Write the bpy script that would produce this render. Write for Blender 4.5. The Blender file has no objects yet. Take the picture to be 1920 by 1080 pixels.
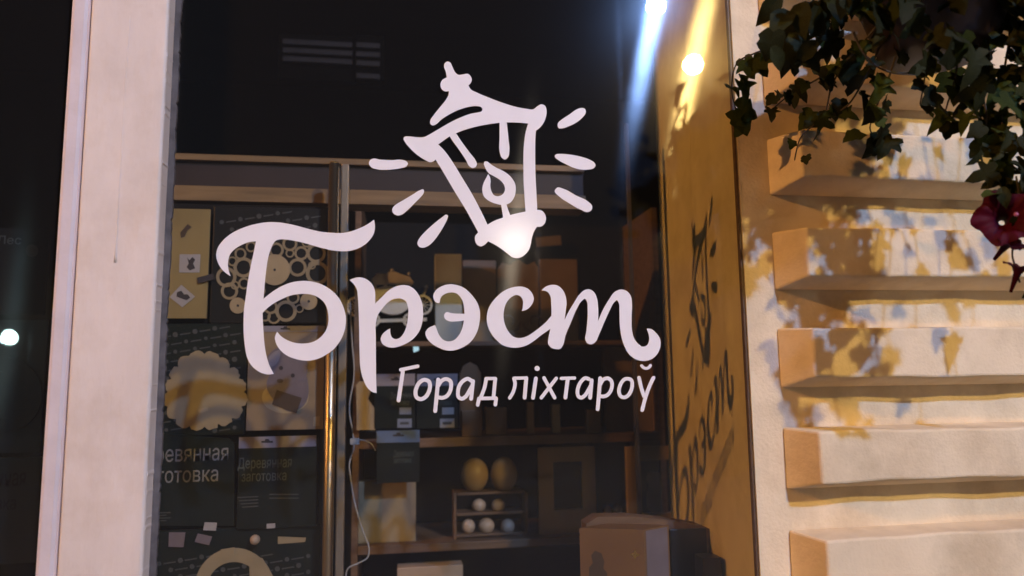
import bpy, math, random
from mathutils import Vector, Matrix, Euler
from mathutils.geometry import tessellate_polygon
random.seed(11)
sc = bpy.context.scene
COL = sc.collection

# ------------------------------------------------------------------ camera
FPX = 1350.0                                    # focal length in pixels of a 1920 wide frame
_H = Vector((8700.0, 50.0, FPX)); _V = Vector((-133.0, -11000.0, FPX))
AX = _H.normalized()
AZ = (_V - AX * _V.dot(AX)).normalized()
AY = AX.cross(AZ)
if AY.z < 0: AY = -AY
CAM = Vector((0.0, -1.5, 1.5))
cam_d = bpy.data.cameras.new('camera'); cam = bpy.data.objects.new('camera', cam_d); COL.objects.link(cam)
cx = Vector((AX[0], AY[0], AZ[0])); cu = -Vector((AX[1], AY[1], AZ[1])); cb = -Vector((AX[2], AY[2], AZ[2]))
cam.matrix_world = Matrix(((cx.x, cu.x, cb.x, CAM.x), (cx.y, cu.y, cb.y, CAM.y), (cx.z, cu.z, cb.z, CAM.z), (0, 0, 0, 1)))
cam_d.sensor_width = 36.0; cam_d.lens = 36.0 * FPX / 1920.0
cam_d.clip_start = 0.02; cam_d.clip_end = 500
cam_d.dof.use_dof = True; cam_d.dof.focus_distance = 1.56; cam_d.dof.aperture_fstop = 2.0
sc.camera = cam

# ------------------------------------------------------------------ night sky, exposure
w = bpy.data.worlds.new('World'); sc.world = w; w.use_nodes = True
nt = w.node_tree; bg = nt.nodes['Background']
sky = nt.nodes.new('ShaderNodeTexSky'); sky.sky_type = 'NISHITA'; sky.sun_disc = False
sky.sun_elevation = math.radians(-4.0); sky.sun_rotation = math.radians(200)
nt.links.new(sky.outputs['Color'], bg.inputs['Color']); bg.inputs['Strength'].default_value = 0.12
sc.view_settings.view_transform = 'Standard'; sc.view_settings.look = 'None'
sc.view_settings.exposure = 0.0; sc.view_settings.gamma = 1.0
sc.render.engine = 'CYCLES'
sc.cycles.max_bounces = 10; sc.cycles.transparent_max_bounces = 24
sc.cycles.sample_clamp_indirect = 3.0; sc.cycles.caustics_reflective = False; sc.cycles.caustics_refractive = False
sc.cycles.use_denoising = True

# street lamps (position, E/pi at one metre scale, bulb radius) are built further down
LAMPS = dict(A=Vector((-11.7, -4.97, 7.14)), B=Vector((4.75, -9.24, 6.56)), C=Vector((3.45, -7.43, 6.52)),
             D=Vector((1.80, -9.70, 3.62)), E=Vector((-11.7, -22.4, 2.86)))
# radiance a white wall facing the lamp would get, at the window
LIT = dict(A=(0.56, 0.25, 0.064), B=(0.52, 0.35, 0.115), C=(0.21, 0.37, 0.80), D=(0.030, 0.026, 0.020), E=(0.004, 0.006, 0.006))
BULB = dict(A=0.10, B=0.14, C=0.11, D=0.10, E=0.20)

# ------------------------------------------------------------------ projection of photo pixels on a plane of the place
def ray(x, y):
    d = Vector((x - 960.0, y - 540.0, FPX))
    return Vector((d.dot(AX), d.dot(AY), d.dot(AZ)))
def P(x, y, Y):
    d = ray(x, y); return CAM + d * ((Y - CAM.y) / d.y)
def R(x0, y0, x1, y1, Y):
    """world rectangle x0,z0,x1,z1 of a pixel box on plane y=Y (taken at the box centre lines)"""
    a = P(x0, (y0 + y1) / 2, Y).x; b = P(x1, (y0 + y1) / 2, Y).x
    t = P((x0 + x1) / 2, y0, Y).z; c = P((x0 + x1) / 2, y1, Y).z
    return a, c, b, t

# ------------------------------------------------------------------ object helpers
def put(o, parent=None):
    COL.objects.link(o)
    if parent is not None: o.parent = parent
    return o
def wloc(o):
    v = Vector((0, 0, 0))
    while o is not None: v += o.location; o = o.parent
    return v
def tag(o, label, cat, group=None):
    o['label'] = label; o['category'] = cat
    if group: o['group'] = group
    return o
def thing(name, loc, label, cat, group=None):
    o = bpy.data.objects.new(name, None); o.empty_display_size = 0.05; o.location = loc; put(o)
    return tag(o, label, cat, group)
class MB:
    def __init__(s): s.v = []; s.f = []
    def add(s, vs, fs):
        n = len(s.v); s.v += [Vector(p) for p in vs]; s.f += [tuple(i + n for i in f) for f in fs]; return s
    def box(s, x0, y0, z0, x1, y1, z1):
        v = [(x0, y0, z0), (x1, y0, z0), (x1, y1, z0), (x0, y1, z0), (x0, y0, z1), (x1, y0, z1), (x1, y1, z1), (x0, y1, z1)]
        return s.add(v, [(0, 1, 5, 4), (1, 2, 6, 5), (2, 3, 7, 6), (3, 0, 4, 7), (4, 5, 6, 7), (3, 2, 1, 0)])
    def prism(s, loops, y0, y1):
        """polygon(s) in x,z extruded from y0 (front) to y1"""
        if not isinstance(loops[0], (list,)): loops = [loops]
        flat = [p for l in loops for p in l]; n = len(flat)
        tris = tessellate_polygon([[Vector((p[0], p[1], 0)) for p in l] for l in loops])
        vs = [(p[0], y0, p[1]) for p in flat] + [(p[0], y1, p[1]) for p in flat]
        fs = []
        for a, b, c in tris:
            A, B, C = flat[a], flat[b], flat[c]
            if (B[0] - A[0]) * (C[1] - A[1]) - (B[1] - A[1]) * (C[0] - A[0]) < 0: b, c = c, b
            fs.append((a, b, c)); fs.append((a + n, c + n, b + n))
        k = 0
        for l in loops:
            m = len(l)
            area = sum(l[i][0] * l[(i + 1) % m][1] - l[(i + 1) % m][0] * l[i][1] for i in range(m))
            if l is not loops[0]: area = area
            for i in range(m):
                i0 = k + i; i1 = k + (i + 1) % m
                fs.append((i0, i0 + n, i1 + n, i1) if area > 0 else (i0, i1, i1 + n, i0 + n))
            k += m
        return s.add(vs, fs)
    def tube(s, pts, rad, seg=8, cap=True):
        pts = [Vector(p) for p in pts]; n = len(pts)
        if not isinstance(rad, (list, tuple)): rad = [rad] * n
        vs = []; fs = []
        up = Vector((0.137, 0.31, 0.94))
        for i, p in enumerate(pts):
            t = (pts[min(i + 1, n - 1)] - pts[max(i - 1, 0)]).normalized()
            a = t.cross(up)
            if a.length < 0.05: a = t.cross(Vector((1, 0, 0)))
            a.normalize(); b = t.cross(a)
            for k in range(seg):
                q = 2 * math.pi * k / seg
                vs.append(p + (a * math.cos(q) + b * math.sin(q)) * rad[i])
        for i in range(n - 1):
            for k in range(seg):
                k1 = (k + 1) % seg
                fs.append((i * seg + k, i * seg + k1, (i + 1) * seg + k1, (i + 1) * seg + k))
        if cap:
            fs.append(tuple(range(seg - 1, -1, -1))); fs.append(tuple((n - 1) * seg + k for k in range(seg)))
        return s.add(vs, fs)
    def lathe(s, c, prof, seg=20):
        """prof: (radius, z) from bottom to top, round the vertical axis through c"""
        vs = []; fs = []
        for r_, z in prof:
            for k in range(seg):
                q = 2 * math.pi * k / seg
                vs.append((c[0] + r_ * math.cos(q), c[1] + r_ * math.sin(q), c[2] + z))
        for i in range(len(prof) - 1):
            for k in range(seg):
                k1 = (k + 1) % seg
                fs.append((i * seg + k, i * seg + k1, (i + 1) * seg + k1, (i + 1) * seg + k))
        fs.append(tuple(range(seg - 1, -1, -1))); fs.append(tuple((len(prof) - 1) * seg + k for k in range(seg)))
        return s.add(vs, fs)
    def ball(s, c, rx, ry=None, rz=None, seg=16, rings=10):
        ry = ry or rx; rz = rz or rx
        prof = [(max(1e-4, math.sin(math.pi * i / rings)), -math.cos(math.pi * i / rings)) for i in range(rings + 1)]
        vs = []; fs = []
        for r_, z in prof:
            for k in range(seg):
                q = 2 * math.pi * k / seg
                vs.append((c[0] + rx * r_ * math.cos(q), c[1] + ry * r_ * math.sin(q), c[2] + rz * z))
        for i in range(rings):
            for k in range(seg):
                k1 = (k + 1) % seg
                fs.append((i * seg + k, i * seg + k1, (i + 1) * seg + k1, (i + 1) * seg + k))
        return s.add(vs, fs)
    def build(s, name, m, parent=None, smooth=False, bevel=0.0):
        off = wloc(parent)
        me = bpy.data.meshes.new(name); me.from_pydata([tuple(p - off) for p in s.v], [], s.f); me.validate(); me.update()
        if smooth:
            for p in me.polygons: p.use_smooth = True
        me.materials.append(m)
        o = bpy.data.objects.new(name, me); put(o, parent)
        if bevel:
            b = o.modifiers.new('bevel', 'BEVEL'); b.width = bevel; b.segments = 2; b.limit_method = 'ANGLE'; b.angle_limit = math.radians(50)
        return o
def box(name, m, parent, x0, y0, z0, x1, y1, z1, bevel=0.0):
    return MB().box(min(x0, x1), min(y0, y1), min(z0, z1), max(x0, x1), max(y0, y1), max(z0, z1)).build(name, m, parent, bevel=bevel)
def structure(o): o['kind'] = 'structure'; return o

# ------------------------------------------------------------------ materials
def mat(name, col, rough=0.6, var=0.12, scale=18.0, bump=0.0, bscale=120.0, metal=0.0, spec=0.5, stretch=None, stain=0.0, sscale=2.5):
    m = bpy.data.materials.new(name); m.use_nodes = True
    n = m.node_tree; b = n.nodes['Principled BSDF']; L = n.links.new
    b.inputs['Roughness'].default_value = rough; b.inputs['Metallic'].default_value = metal
    b.inputs['Specular IOR Level'].default_value = spec
    tc = n.nodes.new('ShaderNodeTexCoord'); mp = n.nodes.new('ShaderNodeMapping')
    L(tc.outputs['Object'], mp.inputs['Vector'])
    if stretch: mp.inputs['Scale'].default_value = stretch
    nz = n.nodes.new('ShaderNodeTexNoise'); nz.inputs['Scale'].default_value = scale; nz.inputs['Detail'].default_value = 6
    L(mp.outputs['Vector'], nz.inputs['Vector'])
    cr = n.nodes.new('ShaderNodeValToRGB')
    c = Vector(col); lo = c * (1 - var); hi = c * (1 + var)
    cr.color_ramp.elements[0].position = 0.3; cr.color_ramp.elements[1].position = 0.7
    cr.color_ramp.elements[0].color = (*lo, 1); cr.color_ramp.elements[1].color = (*[min(1, q) for q in hi], 1)
    L(nz.outputs['Fac'], cr.inputs['Fac']); L(cr.outputs['Color'], b.inputs['Base Color'])
    if stain:
        n3 = n.nodes.new('ShaderNodeTexNoise'); n3.inputs['Scale'].default_value = sscale; n3.inputs['Detail'].default_value = 8; n3.inputs['Roughness'].default_value = 0.65
        L(tc.outputs['Object'], n3.inputs['Vector'])
        r3 = n.nodes.new('ShaderNodeValToRGB'); r3.color_ramp.elements[0].position = 0.46; r3.color_ramp.elements[1].position = 0.72
        r3.color_ramp.elements[0].color = (1, 1, 1, 1); d_ = 1 - stain; r3.color_ramp.elements[1].color = (d_, d_ * 0.96, d_ * 0.9, 1)
        L(n3.outputs['Fac'], r3.inputs['Fac'])
        mm = n.nodes.new('ShaderNodeMixRGB'); mm.blend_type = 'MULTIPLY'; mm.inputs[0].default_value = 1.0
        L(cr.outputs['Color'], mm.inputs[1]); L(r3.outputs['Color'], mm.inputs[2]); L(mm.outputs['Color'], b.inputs['Base Color'])
    if bump:
        n2 = n.nodes.new('ShaderNodeTexNoise'); n2.inputs['Scale'].default_value = bscale; n2.inputs['Detail'].default_value = 4
        L(mp.outputs['Vector'], n2.inputs['Vector'])
        bm = n.nodes.new('ShaderNodeBump'); bm.inputs['Strength'].default_value = bump; bm.inputs['Distance'].default_value = 0.003
        L(n2.outputs['Fac'], bm.inputs['Height']); L(bm.outputs['Normal'], b.inputs['Normal'])
    return m
def wood(name, col, rough=0.55, var=0.25, axis='x'):
    st = {'x': (3, 40, 40), 'z': (40, 40, 3)}[axis]
    return mat(name, col, rough, var, 1.6, 0.15, 3.0, stretch=st)
def emit(name, rad):
    m = bpy.data.materials.new(name); m.use_nodes = True; n = m.node_tree
    n.nodes.remove(n.nodes['Principled BSDF'])
    e = n.nodes.new('ShaderNodeEmission'); s = max(rad); e.inputs['Color'].default_value = (*[q / s for q in rad], 1); e.inputs['Strength'].default_value = s
    n.links.new(e.outputs[0], n.nodes['Material Output'].inputs['Surface']); return m
def leafmat(name, col, var=0.35, trans=0.3, rough=0.6):
    m = mat(name, col, rough, var, 30.0, 0.3, 60.0, spec=0.10)
    n = m.node_tree; b = n.nodes['Principled BSDF']; out = n.nodes['Material Output']
    cr = [q for q in n.nodes if q.type == 'VALTORGB'][0]
    oi = n.nodes.new('ShaderNodeObjectInfo'); hs = n.nodes.new('ShaderNodeHueSaturation')
    mr = n.nodes.new('ShaderNodeMapRange'); mr.inputs['To Min'].default_value = 0.55; mr.inputs['To Max'].default_value = 1.35
    n.links.new(oi.outputs['Random'], mr.inputs['Value']); n.links.new(mr.outputs['Result'], hs.inputs['Value'])
    n.links.new(cr.outputs['Color'], hs.inputs['Color']); n.links.new(hs.outputs['Color'], b.inputs['Base Color'])
    t = n.nodes.new('ShaderNodeBsdfTranslucent'); n.links.new(hs.outputs['Color'], t.inputs['Color'])
    mx = n.nodes.new('ShaderNodeMixShader'); mx.inputs['Fac'].default_value = trans
    n.links.new(b.outputs[0], mx.inputs[1]); n.links.new(t.outputs[0], mx.inputs[2]); n.links.new(mx.outputs[0], out.inputs['Surface'])
    return m
def glass(name, tint=0.93, lens_streak=0.0055, black_lift=0.008):
    m = bpy.data.materials.new(name); m.use_nodes = True; n = m.node_tree; N = n.nodes.new; L = n.links.new
    n.nodes.remove(n.nodes['Principled BSDF']); out = n.nodes['Material Output']
    ge = N('ShaderNodeNewGeometry')
    dt = N('ShaderNodeVectorMath'); dt.operation = 'DOT_PRODUCT'; L(ge.outputs['Normal'], dt.inputs[0]); L(ge.outputs['Incoming'], dt.inputs[1])
    ab = N('ShaderNodeMath'); ab.operation = 'ABSOLUTE'; L(dt.outputs['Value'], ab.inputs[0])
    om = N('ShaderNodeMath'); om.operation = 'SUBTRACT'; om.inputs[0].default_value = 1.0; L(ab.outputs[0], om.inputs[1])
    pw = N('ShaderNodeMath'); pw.operation = 'POWER'; pw.inputs[1].default_value = 5.0; L(om.outputs[0], pw.inputs[0])
    fr = N('ShaderNodeMath'); fr.operation = 'MULTIPLY_ADD'; fr.inputs[1].default_value = 0.96; fr.inputs[2].default_value = 0.04; L(pw.outputs[0], fr.inputs[0])
    tr = N('ShaderNodeBsdfTransparent'); tr.inputs['Color'].default_value = (tint, tint, tint * 0.985, 1)
    gl = N('ShaderNodeBsdfGlossy'); gl.inputs['Roughness'].default_value = 0.012
    m1 = N('ShaderNodeMixShader'); L(fr.outputs[0], m1.inputs[0]); L(tr.outputs[0], m1.inputs[1]); L(gl.outputs[0], m1.inputs[2])
    # lens streaks round the lamps, put into the glass as anisotropic sheen
    tc = N('ShaderNodeTexCoord'); mp = N('ShaderNodeMapping'); mp.inputs['Scale'].default_value = (14, 14, 14)
    L(tc.outputs['Object'], mp.inputs['Vector'])
    nz = N('ShaderNodeTexNoise'); nz.inputs['Scale'].default_value = 0.5; nz.inputs['Detail'].default_value = 5; L(mp.outputs['Vector'], nz.inputs['Vector'])
    an = N('ShaderNodeBsdfAnisotropic'); an.distribution = 'BECKMANN'; an.inputs['Roughness'].default_value = 0.125; an.inputs['Anisotropy'].default_value = 0.74
    tg = N('ShaderNodeCombineXYZ'); tg.inputs[0].default_value = math.cos(math.radians(5.5)); tg.inputs[2].default_value = -math.sin(math.radians(5.5))
    L(tg.outputs[0], an.inputs['Tangent'])
    sm = N('ShaderNodeMath'); sm.operation = 'MULTIPLY'; sm.inputs[1].default_value = lens_streak * 2; L(nz.outputs['Fac'], sm.inputs[0])
    m2 = N('ShaderNodeMixShader'); L(sm.outputs[0], m2.inputs[0]); L(m1.outputs[0], m2.inputs[1]); L(an.outputs[0], m2.inputs[2])
    hz = N('ShaderNodeBsdfGlossy'); hz.inputs['Roughness'].default_value = 0.16  # halo bloom round the lamps, put into the pane as a soft lobe
    m4 = N('ShaderNodeMixShader'); m4.inputs[0].default_value = lens_streak * 0.28; L(m2.outputs[0], m4.inputs[1]); L(hz.outputs[0], m4.inputs[2]); m2 = m4
    df = N('ShaderNodeBsdfDiffuse'); df.inputs['Color'].default_value = (0.6, 0.6, 0.6, 1)
    m3 = N('ShaderNodeMixShader'); m3.inputs[0].default_value = black_lift; L(m2.outputs[0], m3.inputs[1]); L(df.outputs[0], m3.inputs[2])  # even haze over the pane, added to lift the blacks behind it
    L(m3.outputs[0], out.inputs['Surface']); return m

M = {}
M['plaster'] = mat('cream_plaster', (0.78, 0.66, 0.46), 0.85, 0.07, 9.0, 0.5, 130.0, spec=0.2, stain=0.22, sscale=5.0)
M['render'] = mat('smooth_render', (0.78, 0.72, 0.62), 0.85, 0.06, 7.0, 0.4, 110.0, spec=0.2, stain=0.25, sscale=6.0)
M['paint'] = mat('white_joinery_paint', (0.74, 0.66, 0.60), 0.6, 0.07, 14.0, 0.5, 70.0, spec=0.3, stretch=(1, 1, 0.35), stain=0.12, sscale=7.0)
M['paint2'] = mat('lilac_white_paint', (0.66, 0.60, 0.62), 0.55, 0.06, 14.0, 0.25, 70.0, spec=0.3)
M['sealant'] = mat('old_grey_sealant', (0.12, 0.11, 0.112), 0.8, 0.3, 30.0, 0.6, 90.0, spec=0.2)
M['vinyl'] = mat('white_vinyl_film', (0.88, 0.87, 0.88), 0.15, 0.02, 20.0, spec=0.5)
M['glass'] = glass('shop_glass'); M['glass2'] = glass('side_glass', lens_streak=0.004)
M['panel'] = mat('yellowed_panel_board', (0.94, 0.79, 0.42), 0.6, 0.12, 7.0, 0.3, 60.0, stretch=(1, 1, 0.3), stain=0.25, sscale=5.0)
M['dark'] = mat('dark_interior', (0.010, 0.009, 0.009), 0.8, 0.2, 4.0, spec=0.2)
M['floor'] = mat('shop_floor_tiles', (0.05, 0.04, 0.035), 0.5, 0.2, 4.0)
M['pave'] = mat('pavement_slabs', (0.13, 0.125, 0.12), 0.85, 0.2, 3.0, 0.4, 40.0)
M['asphalt'] = mat('asphalt', (0.045, 0.045, 0.047), 0.9, 0.25, 5.0, 0.5, 80.0)
M['pine'] = wood('pale_shelf_pine', (0.24, 0.155, 0.07))
M['brownwood'] = wood('brown_shelf_wood', (0.17, 0.10, 0.055))
M['maroon'] = mat('maroon_fascia', (0.026, 0.016, 0.015), 0.6, 0.2, 8.0)
M['chrome'] = mat('warm_tint_rail', (0.62, 0.50, 0.34), 0.36, 0.05, 10.0, metal=1.0)  # golden lamplight on the chrome put into its base colour
M['steel'] = mat('satin_aluminium', (0.40, 0.32, 0.24), 0.4, 0.08, 10.0, metal=0.5)
M['black'] = mat('black_card', (0.011, 0.011, 0.011), 0.35, 0.15, 10.0)
M['greenblack'] = mat('dark_green_card', (0.010, 0.016, 0.014), 0.3, 0.2, 10.0)
M['ply'] = mat('laser_cut_plywood', (0.33, 0.265, 0.155), 0.6, 0.12, 14.0, 0.1, 60)
M['ply2'] = mat('pale_plywood', (0.42, 0.33, 0.19), 0.6, 0.12, 14.0, 0.1, 60)
M['plywarm'] = mat('amber_plywood', (0.42, 0.28, 0.12), 0.6, 0.15, 6.0, 0.1, 60)
M['board'] = mat('mustard_board', (0.30, 0.225, 0.085), 0.55, 0.2, 5.0)
M['greyprint'] = mat('grey_print', (0.075, 0.08, 0.08), 0.4, 0.1)
M['textprint'] = mat('pale_print', (0.22, 0.22, 0.21), 0.5, 0.08)
M['textdim'] = mat('dim_print', (0.085, 0.10, 0.09), 0.5, 0.08)
M['header'] = mat('plastic_header', (0.30, 0.28, 0.31), 0.25, 0.08)
M['header_bluelamp'] = mat('header_blue_reflection', (0.15, 0.21, 0.33), 0.25, 0.08)  # blue lamp's reflection on the plastic put into its colour
M['sticker'] = mat('white_price_sticker', (0.40, 0.38, 0.37), 0.5, 0.05)
M['sticker_bluelamp'] = mat('sticker_blue_reflection', (0.20, 0.24, 0.33), 0.5, 0.05)  # sticker colour carries the blue lamp's tint
M['ink'] = mat('dark_ink', (0.04, 0.035, 0.04), 0.5, 0.1)
M['lilac'] = mat('lilac_print', (0.185, 0.155, 0.175), 0.45, 0.12, 20)
M['brownprint'] = mat('brown_print', (0.075, 0.05, 0.032), 0.5, 0.1)
M['tan'] = mat('tan_print', (0.30, 0.22, 0.13), 0.5, 0.12)
M['kraft'] = mat('kraft_box', (0.19, 0.098, 0.038), 0.5, 0.15, 6.0)
M['greybox'] = mat('grey_teal_box', (0.46, 0.48, 0.44), 0.5, 0.15, 8.0)
M['brownboard'] = mat('brown_board', (0.27, 0.175, 0.09), 0.6, 0.25, 4.0)
M['filigree'] = mat('filigree_ply', (0.74, 0.68, 0.56), 0.45, 0.12, 20)
M['egg'] = mat('turned_wood', (0.42, 0.29, 0.14), 0.4, 0.15, 10)
M['egg2'] = mat('pale_turned_wood', (0.50, 0.38, 0.27), 0.4, 0.15, 10)
M['cable'] = mat('white_cable', (0.5, 0.46, 0.43), 0.4, 0.05)
M['pot'] = mat('brown_plastic_pot', (0.018, 0.009, 0.008), 0.5, 0.15, 10)
M['soil'] = mat('potting_soil', (0.03, 0.02, 0.015), 0.95, 0.3, 60, 0.8, 80)
M['wire'] = mat('black_wire', (0.03, 0.03, 0.03), 0.5, 0.1)
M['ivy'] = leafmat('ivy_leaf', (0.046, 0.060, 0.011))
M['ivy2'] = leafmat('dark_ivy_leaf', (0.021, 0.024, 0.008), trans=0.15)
M['stem'] = mat('vine_stem', (0.045, 0.035, 0.022), 0.7, 0.2)
M['petal'] = leafmat('petunia_petal', (0.048, 0.002, 0.009), 0.25, 0.12, 0.6)
M['petal2'] = mat('petunia_pink', (0.45, 0.12, 0.22), 0.6, 0.1)
M['iron'] = mat('black_iron', (0.02, 0.02, 0.022), 0.45, 0.2, 20, metal=0.3)
M['lilacbar'] = mat('dull_lilac_bar', (0.10, 0.09, 0.12), 0.5, 0.1)
M['louvre'] = mat('dull_louvre', (0.022, 0.019, 0.022), 0.6, 0.2, spec=0.2)
M['vent'] = mat('vent_black', (0.002, 0.002, 0.002), 0.9, 0.2, spec=0.0)
M['gold'] = mat('gold_foil', (0.75, 0.48, 0.14), 0.25, 0.05, metal=0.8)

# ------------------------------------------------------------------ setting: pavement, road, shop room
GX, GR = -0.64, 0.757                 # window post left edge, right edge of the glass
structure(MB().add([(-400, -2.6, 0), (400, -2.6, 0), (400, 6, 0), (-400, 6, 0)], [(0, 1, 2, 3)]).build('pavement', M['pave']))
structure(MB().box(-400, -2.75, -0.14, 400, -2.601, 0.004).build('kerb', M['render']))
structure(MB().add([(-400, -400, -0.12), (400, -400, -0.12), (400, -2.75, -0.12), (-400, -2.75, -0.12)], [(0, 1, 2, 3)]).build('road', M['asphalt']))
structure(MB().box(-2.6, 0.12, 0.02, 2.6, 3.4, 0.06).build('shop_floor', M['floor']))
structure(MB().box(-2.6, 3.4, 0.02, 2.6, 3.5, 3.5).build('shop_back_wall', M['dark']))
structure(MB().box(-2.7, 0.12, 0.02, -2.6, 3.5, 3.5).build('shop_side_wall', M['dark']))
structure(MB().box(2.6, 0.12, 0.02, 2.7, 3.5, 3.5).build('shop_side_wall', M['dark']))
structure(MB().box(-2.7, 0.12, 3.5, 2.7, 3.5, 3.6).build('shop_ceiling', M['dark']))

# ------------------------------------------------------------------ rusticated wall on the right
YF = -0.085                              # face of the blocks
wall = thing('rusticated_wall', (1.6, 0.06, 0.0), 'cream banded rusticated wall with deep grooves right of the shop window', 'wall')
MB().box(GR + 0.006, 0.0, 0.0, 3.6, 0.12, 4.2).build('wall_core', M['plaster'], wall)
zb0 = P(1700, 706, YF).z                 # lower front edge of one course
PER = (P(1700, 521, YF).z - P(1700, 904, YF).z) / 2.0
xf = P(1526, 650, YF).x; xd = P(1450, 650, 0.0).x + 0.010
hu = 0.022; HF = P(1700, 614, YF).z - zb0
for i in range(-6, 14):
    z0 = zb0 + i * PER                   # front lower edge
    zt = z0 + HF                         # front upper edge
    prof = [(YF, z0), (YF, zt), (-0.0005, zt + 0.005), (-0.0005, z0 - hu)]
    if z0 - hu < 0.02 or zt > 4.15: continue
    vs = []
    nseg = 40
    xs = None
    for k in range(nseg + 1):
        for j, (yy, zz) in enumerate(prof):
            x_left = xf + (xd - xf) * ((yy - YF) / (0.0 - YF))
            x_ = x_left + (3.6 - x_left) * (k / nseg) ** 1.5
            wob = 0.0018 * math.sin(9.1 * x_ + 2.3 * i + j * 1.7) + 0.0012 * math.sin(31.0 * x_ + i * 5 + j)
            vs.append((x_, yy + (wob if j in (0, 1) else 0), zz + (wob if j in (0, 1) else 0)))
    m = len(prof); fs = []
    for k in range(nseg):
        for j in range(m):
            j1 = (j + 1) % m
            fs.append((k * m + j, k * m + j1, (k + 1) * m + j1, (k + 1) * m + j))
    fs.append(tuple(range(m - 1, -1, -1))); fs.append(tuple(nseg * m + j for j in range(m)))
    MB().add(vs, [f[::-1] for f in fs]).build('block', M['plaster'], wall, bevel=0.005)
# plain wall above and below the windows
up = thing('upper_wall', (0.0, 0.06, 3.35), 'plain rendered wall above the shop windows', 'wall')
MB().box(-3.4, -0.02, 3.35, GR + 0.005, 0.12, 4.2).build('wall_core', M['render'], up)
lo = thing('lower_wall', (0.0, 0.06, 0.0), 'plain rendered wall under the shop windows', 'wall')
MB().box(-3.4, -0.02, 0.0, GR + 0.005, 0.12, 0.55).build('wall_core', M['render'], lo)
MB().box(-3.4, -0.09, 0.551, GR - 0.002, 0.11, 0.59).build('sill', M['paint'], lo, bevel=0.004)
lw = thing('left_wall', (-2.8, 0.06, 0.55), 'plain rendered wall left of the side window', 'wall')
MB().box(-3.4, -0.02, 0.591, -2.2, 0.12, 3.349).build('wall_core', M['render'], lw)

# ------------------------------------------------------------------ window post on the left
post = thing('window_post', (-0.55, 0.0, 0.59), 'thick white painted post with ragged grey edge between two window panes', 'window post')
xa = P(133, 0, -0.045).x; xb_ = P(178, 0, -0.03).x; xc = P(317, 0, -0.05).x; xe = P(335, 0, -0.008).x + 0.007
box('side_moulding', M['paint2'], post, xa, -0.045, 0.592, xb_ - 0.004, 0.03, 3.348, bevel=0.008)
box('face_board', M['paint'], post, xb_ + 0.002, -0.05, 0.592, xc, 0.03, 3.348, bevel=0.005)
box('groove_backing', M['paint2'], post, xb_ - 0.0038, -0.033, 0.592, xb_ + 0.0018, 0.03, 3.348)
z = 0.595; left = []; right = []
rr = random.Random(3)
drift = 0.0
while z < 3.345:
    drift = 0.6 * drift + rr.uniform(-0.0008, 0.0008)
    right.append((xe + drift + (rr.uniform(-0.0022, 0.0018) if rr.random() < 0.3 else 0), z)); z += rr.uniform(0.003, 0.008)
poly = [(xc + 0.0006, 0.595)] + right + [(xc + 0.0006, 3.345)]
MB().prism([(p[0], p[1]) for p in poly], -0.012, -0.0042).build('sealant', M['sealant'], post)
for k in range(26):                      # paint drips and chips along the board edge
    zz = rr.uniform(0.9, 2.6); hh = rr.uniform(0.004, 0.012)
    pts = [(xc - 0.0002, zz), (xc + rr.uniform(0.0005, 0.0013), zz + hh * 0.3), (xc + rr.uniform(0.0005, 0.0012), zz + hh * 0.7), (xc - 0.0002, zz + hh)]
    MB().prism(pts, -0.0455 + k * 1e-5, -0.012).build('paint_chip', M['paint'], post)
dr = [P(244, 30, -0.0496), P(236, 140, -0.0496), P(229, 260, -0.0496), P(222, 380, -0.0496), P(217, 470, -0.0496), P(216, 492, -0.0496)]
MB().tube(dr, [0.0009, 0.0011, 0.0010, 0.0012, 0.0018, 0.0026], 8).build('paint_run', M['paint'], post, smooth=True)

# ------------------------------------------------------------------ panes
pane = box('window_pane', M['glass'], None, xc - 0.03, -0.003, 0.60, GR + 0.004, 0.003, 3.34)
tag(pane, 'large shop window pane carrying the white lettering, reflecting lamps, with lens streaks put into its sheen', 'window')
pane2 = box('window_pane', M['glass2'], None, -2.19, -0.003, 0.60, xa + 0.02, 0.003, 3.34)
tag(pane2, 'dark side window pane left of the white post', 'window')

# ------------------------------------------------------------------ vinyl lettering on the glass
def spline(pts, closed=True, sub=5):
    """pts: (x,y) or (x,y,1) for a corner; Catmull-Rom between corners"""
    n = len(pts); out = []
    for i in range(n if closed else n - 1):
        p1 = pts[i]; p2 = pts[(i + 1) % n]
        p0 = pts[i - 1] if (closed or i > 0) else p1; p3 = pts[(i + 2) % n] if (closed or i < n - 2) else p2
        c1 = len(p1) > 2; c2 = len(p2) > 2
        a = Vector(p1[:2]); b = Vector(p2[:2])
        L = (b - a).length
        def tan(pm, pc, pp):
            u = Vector(pc[:2]) - Vector(pm[:2]); v = Vector(pp[:2]) - Vector(pc[:2])
            t = Vector((0, 0))
            if u.length > 1e-6: t += u / u.length * v.length
            if v.length > 1e-6: t += v / v.length * u.length
            s = u.length + v.length
            return t / s * L if s > 0 else t
        t1 = tan(p0, p1, p2) if not c1 else (b - a)
        t2 = tan(p1, p2, p3) if not c2 else (b - a)
        if c1 and not c2: t1 = (b - a) * 1.5 - t2 * 0.5
        if c2 and not c1: t2 = (b - a) * 1.5 - t1 * 0.5
        for k in range(sub):
            s = k / sub
            h = (2 * s ** 3 - 3 * s * s + 1, s ** 3 - 2 * s * s + s, -2 * s ** 3 + 3 * s * s, s ** 3 - s * s)
            out.append(a * h[0] + t1 * h[1] + b * h[2] + t2 * h[3])
    if not closed: out.append(Vector(pts[-1][:2]))
    return out
def parse(s, ox=0, oy=0, sc_=1.0):
    out = []
    for t in s.split():
        c = t.endswith('*'); x, y = t.rstrip('*').split(',')
        p = (ox + float(x) / sc_, oy + float(y) / sc_)
        out.append(p + (1,) if c else p)
    return out
VY = -0.0036
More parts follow.
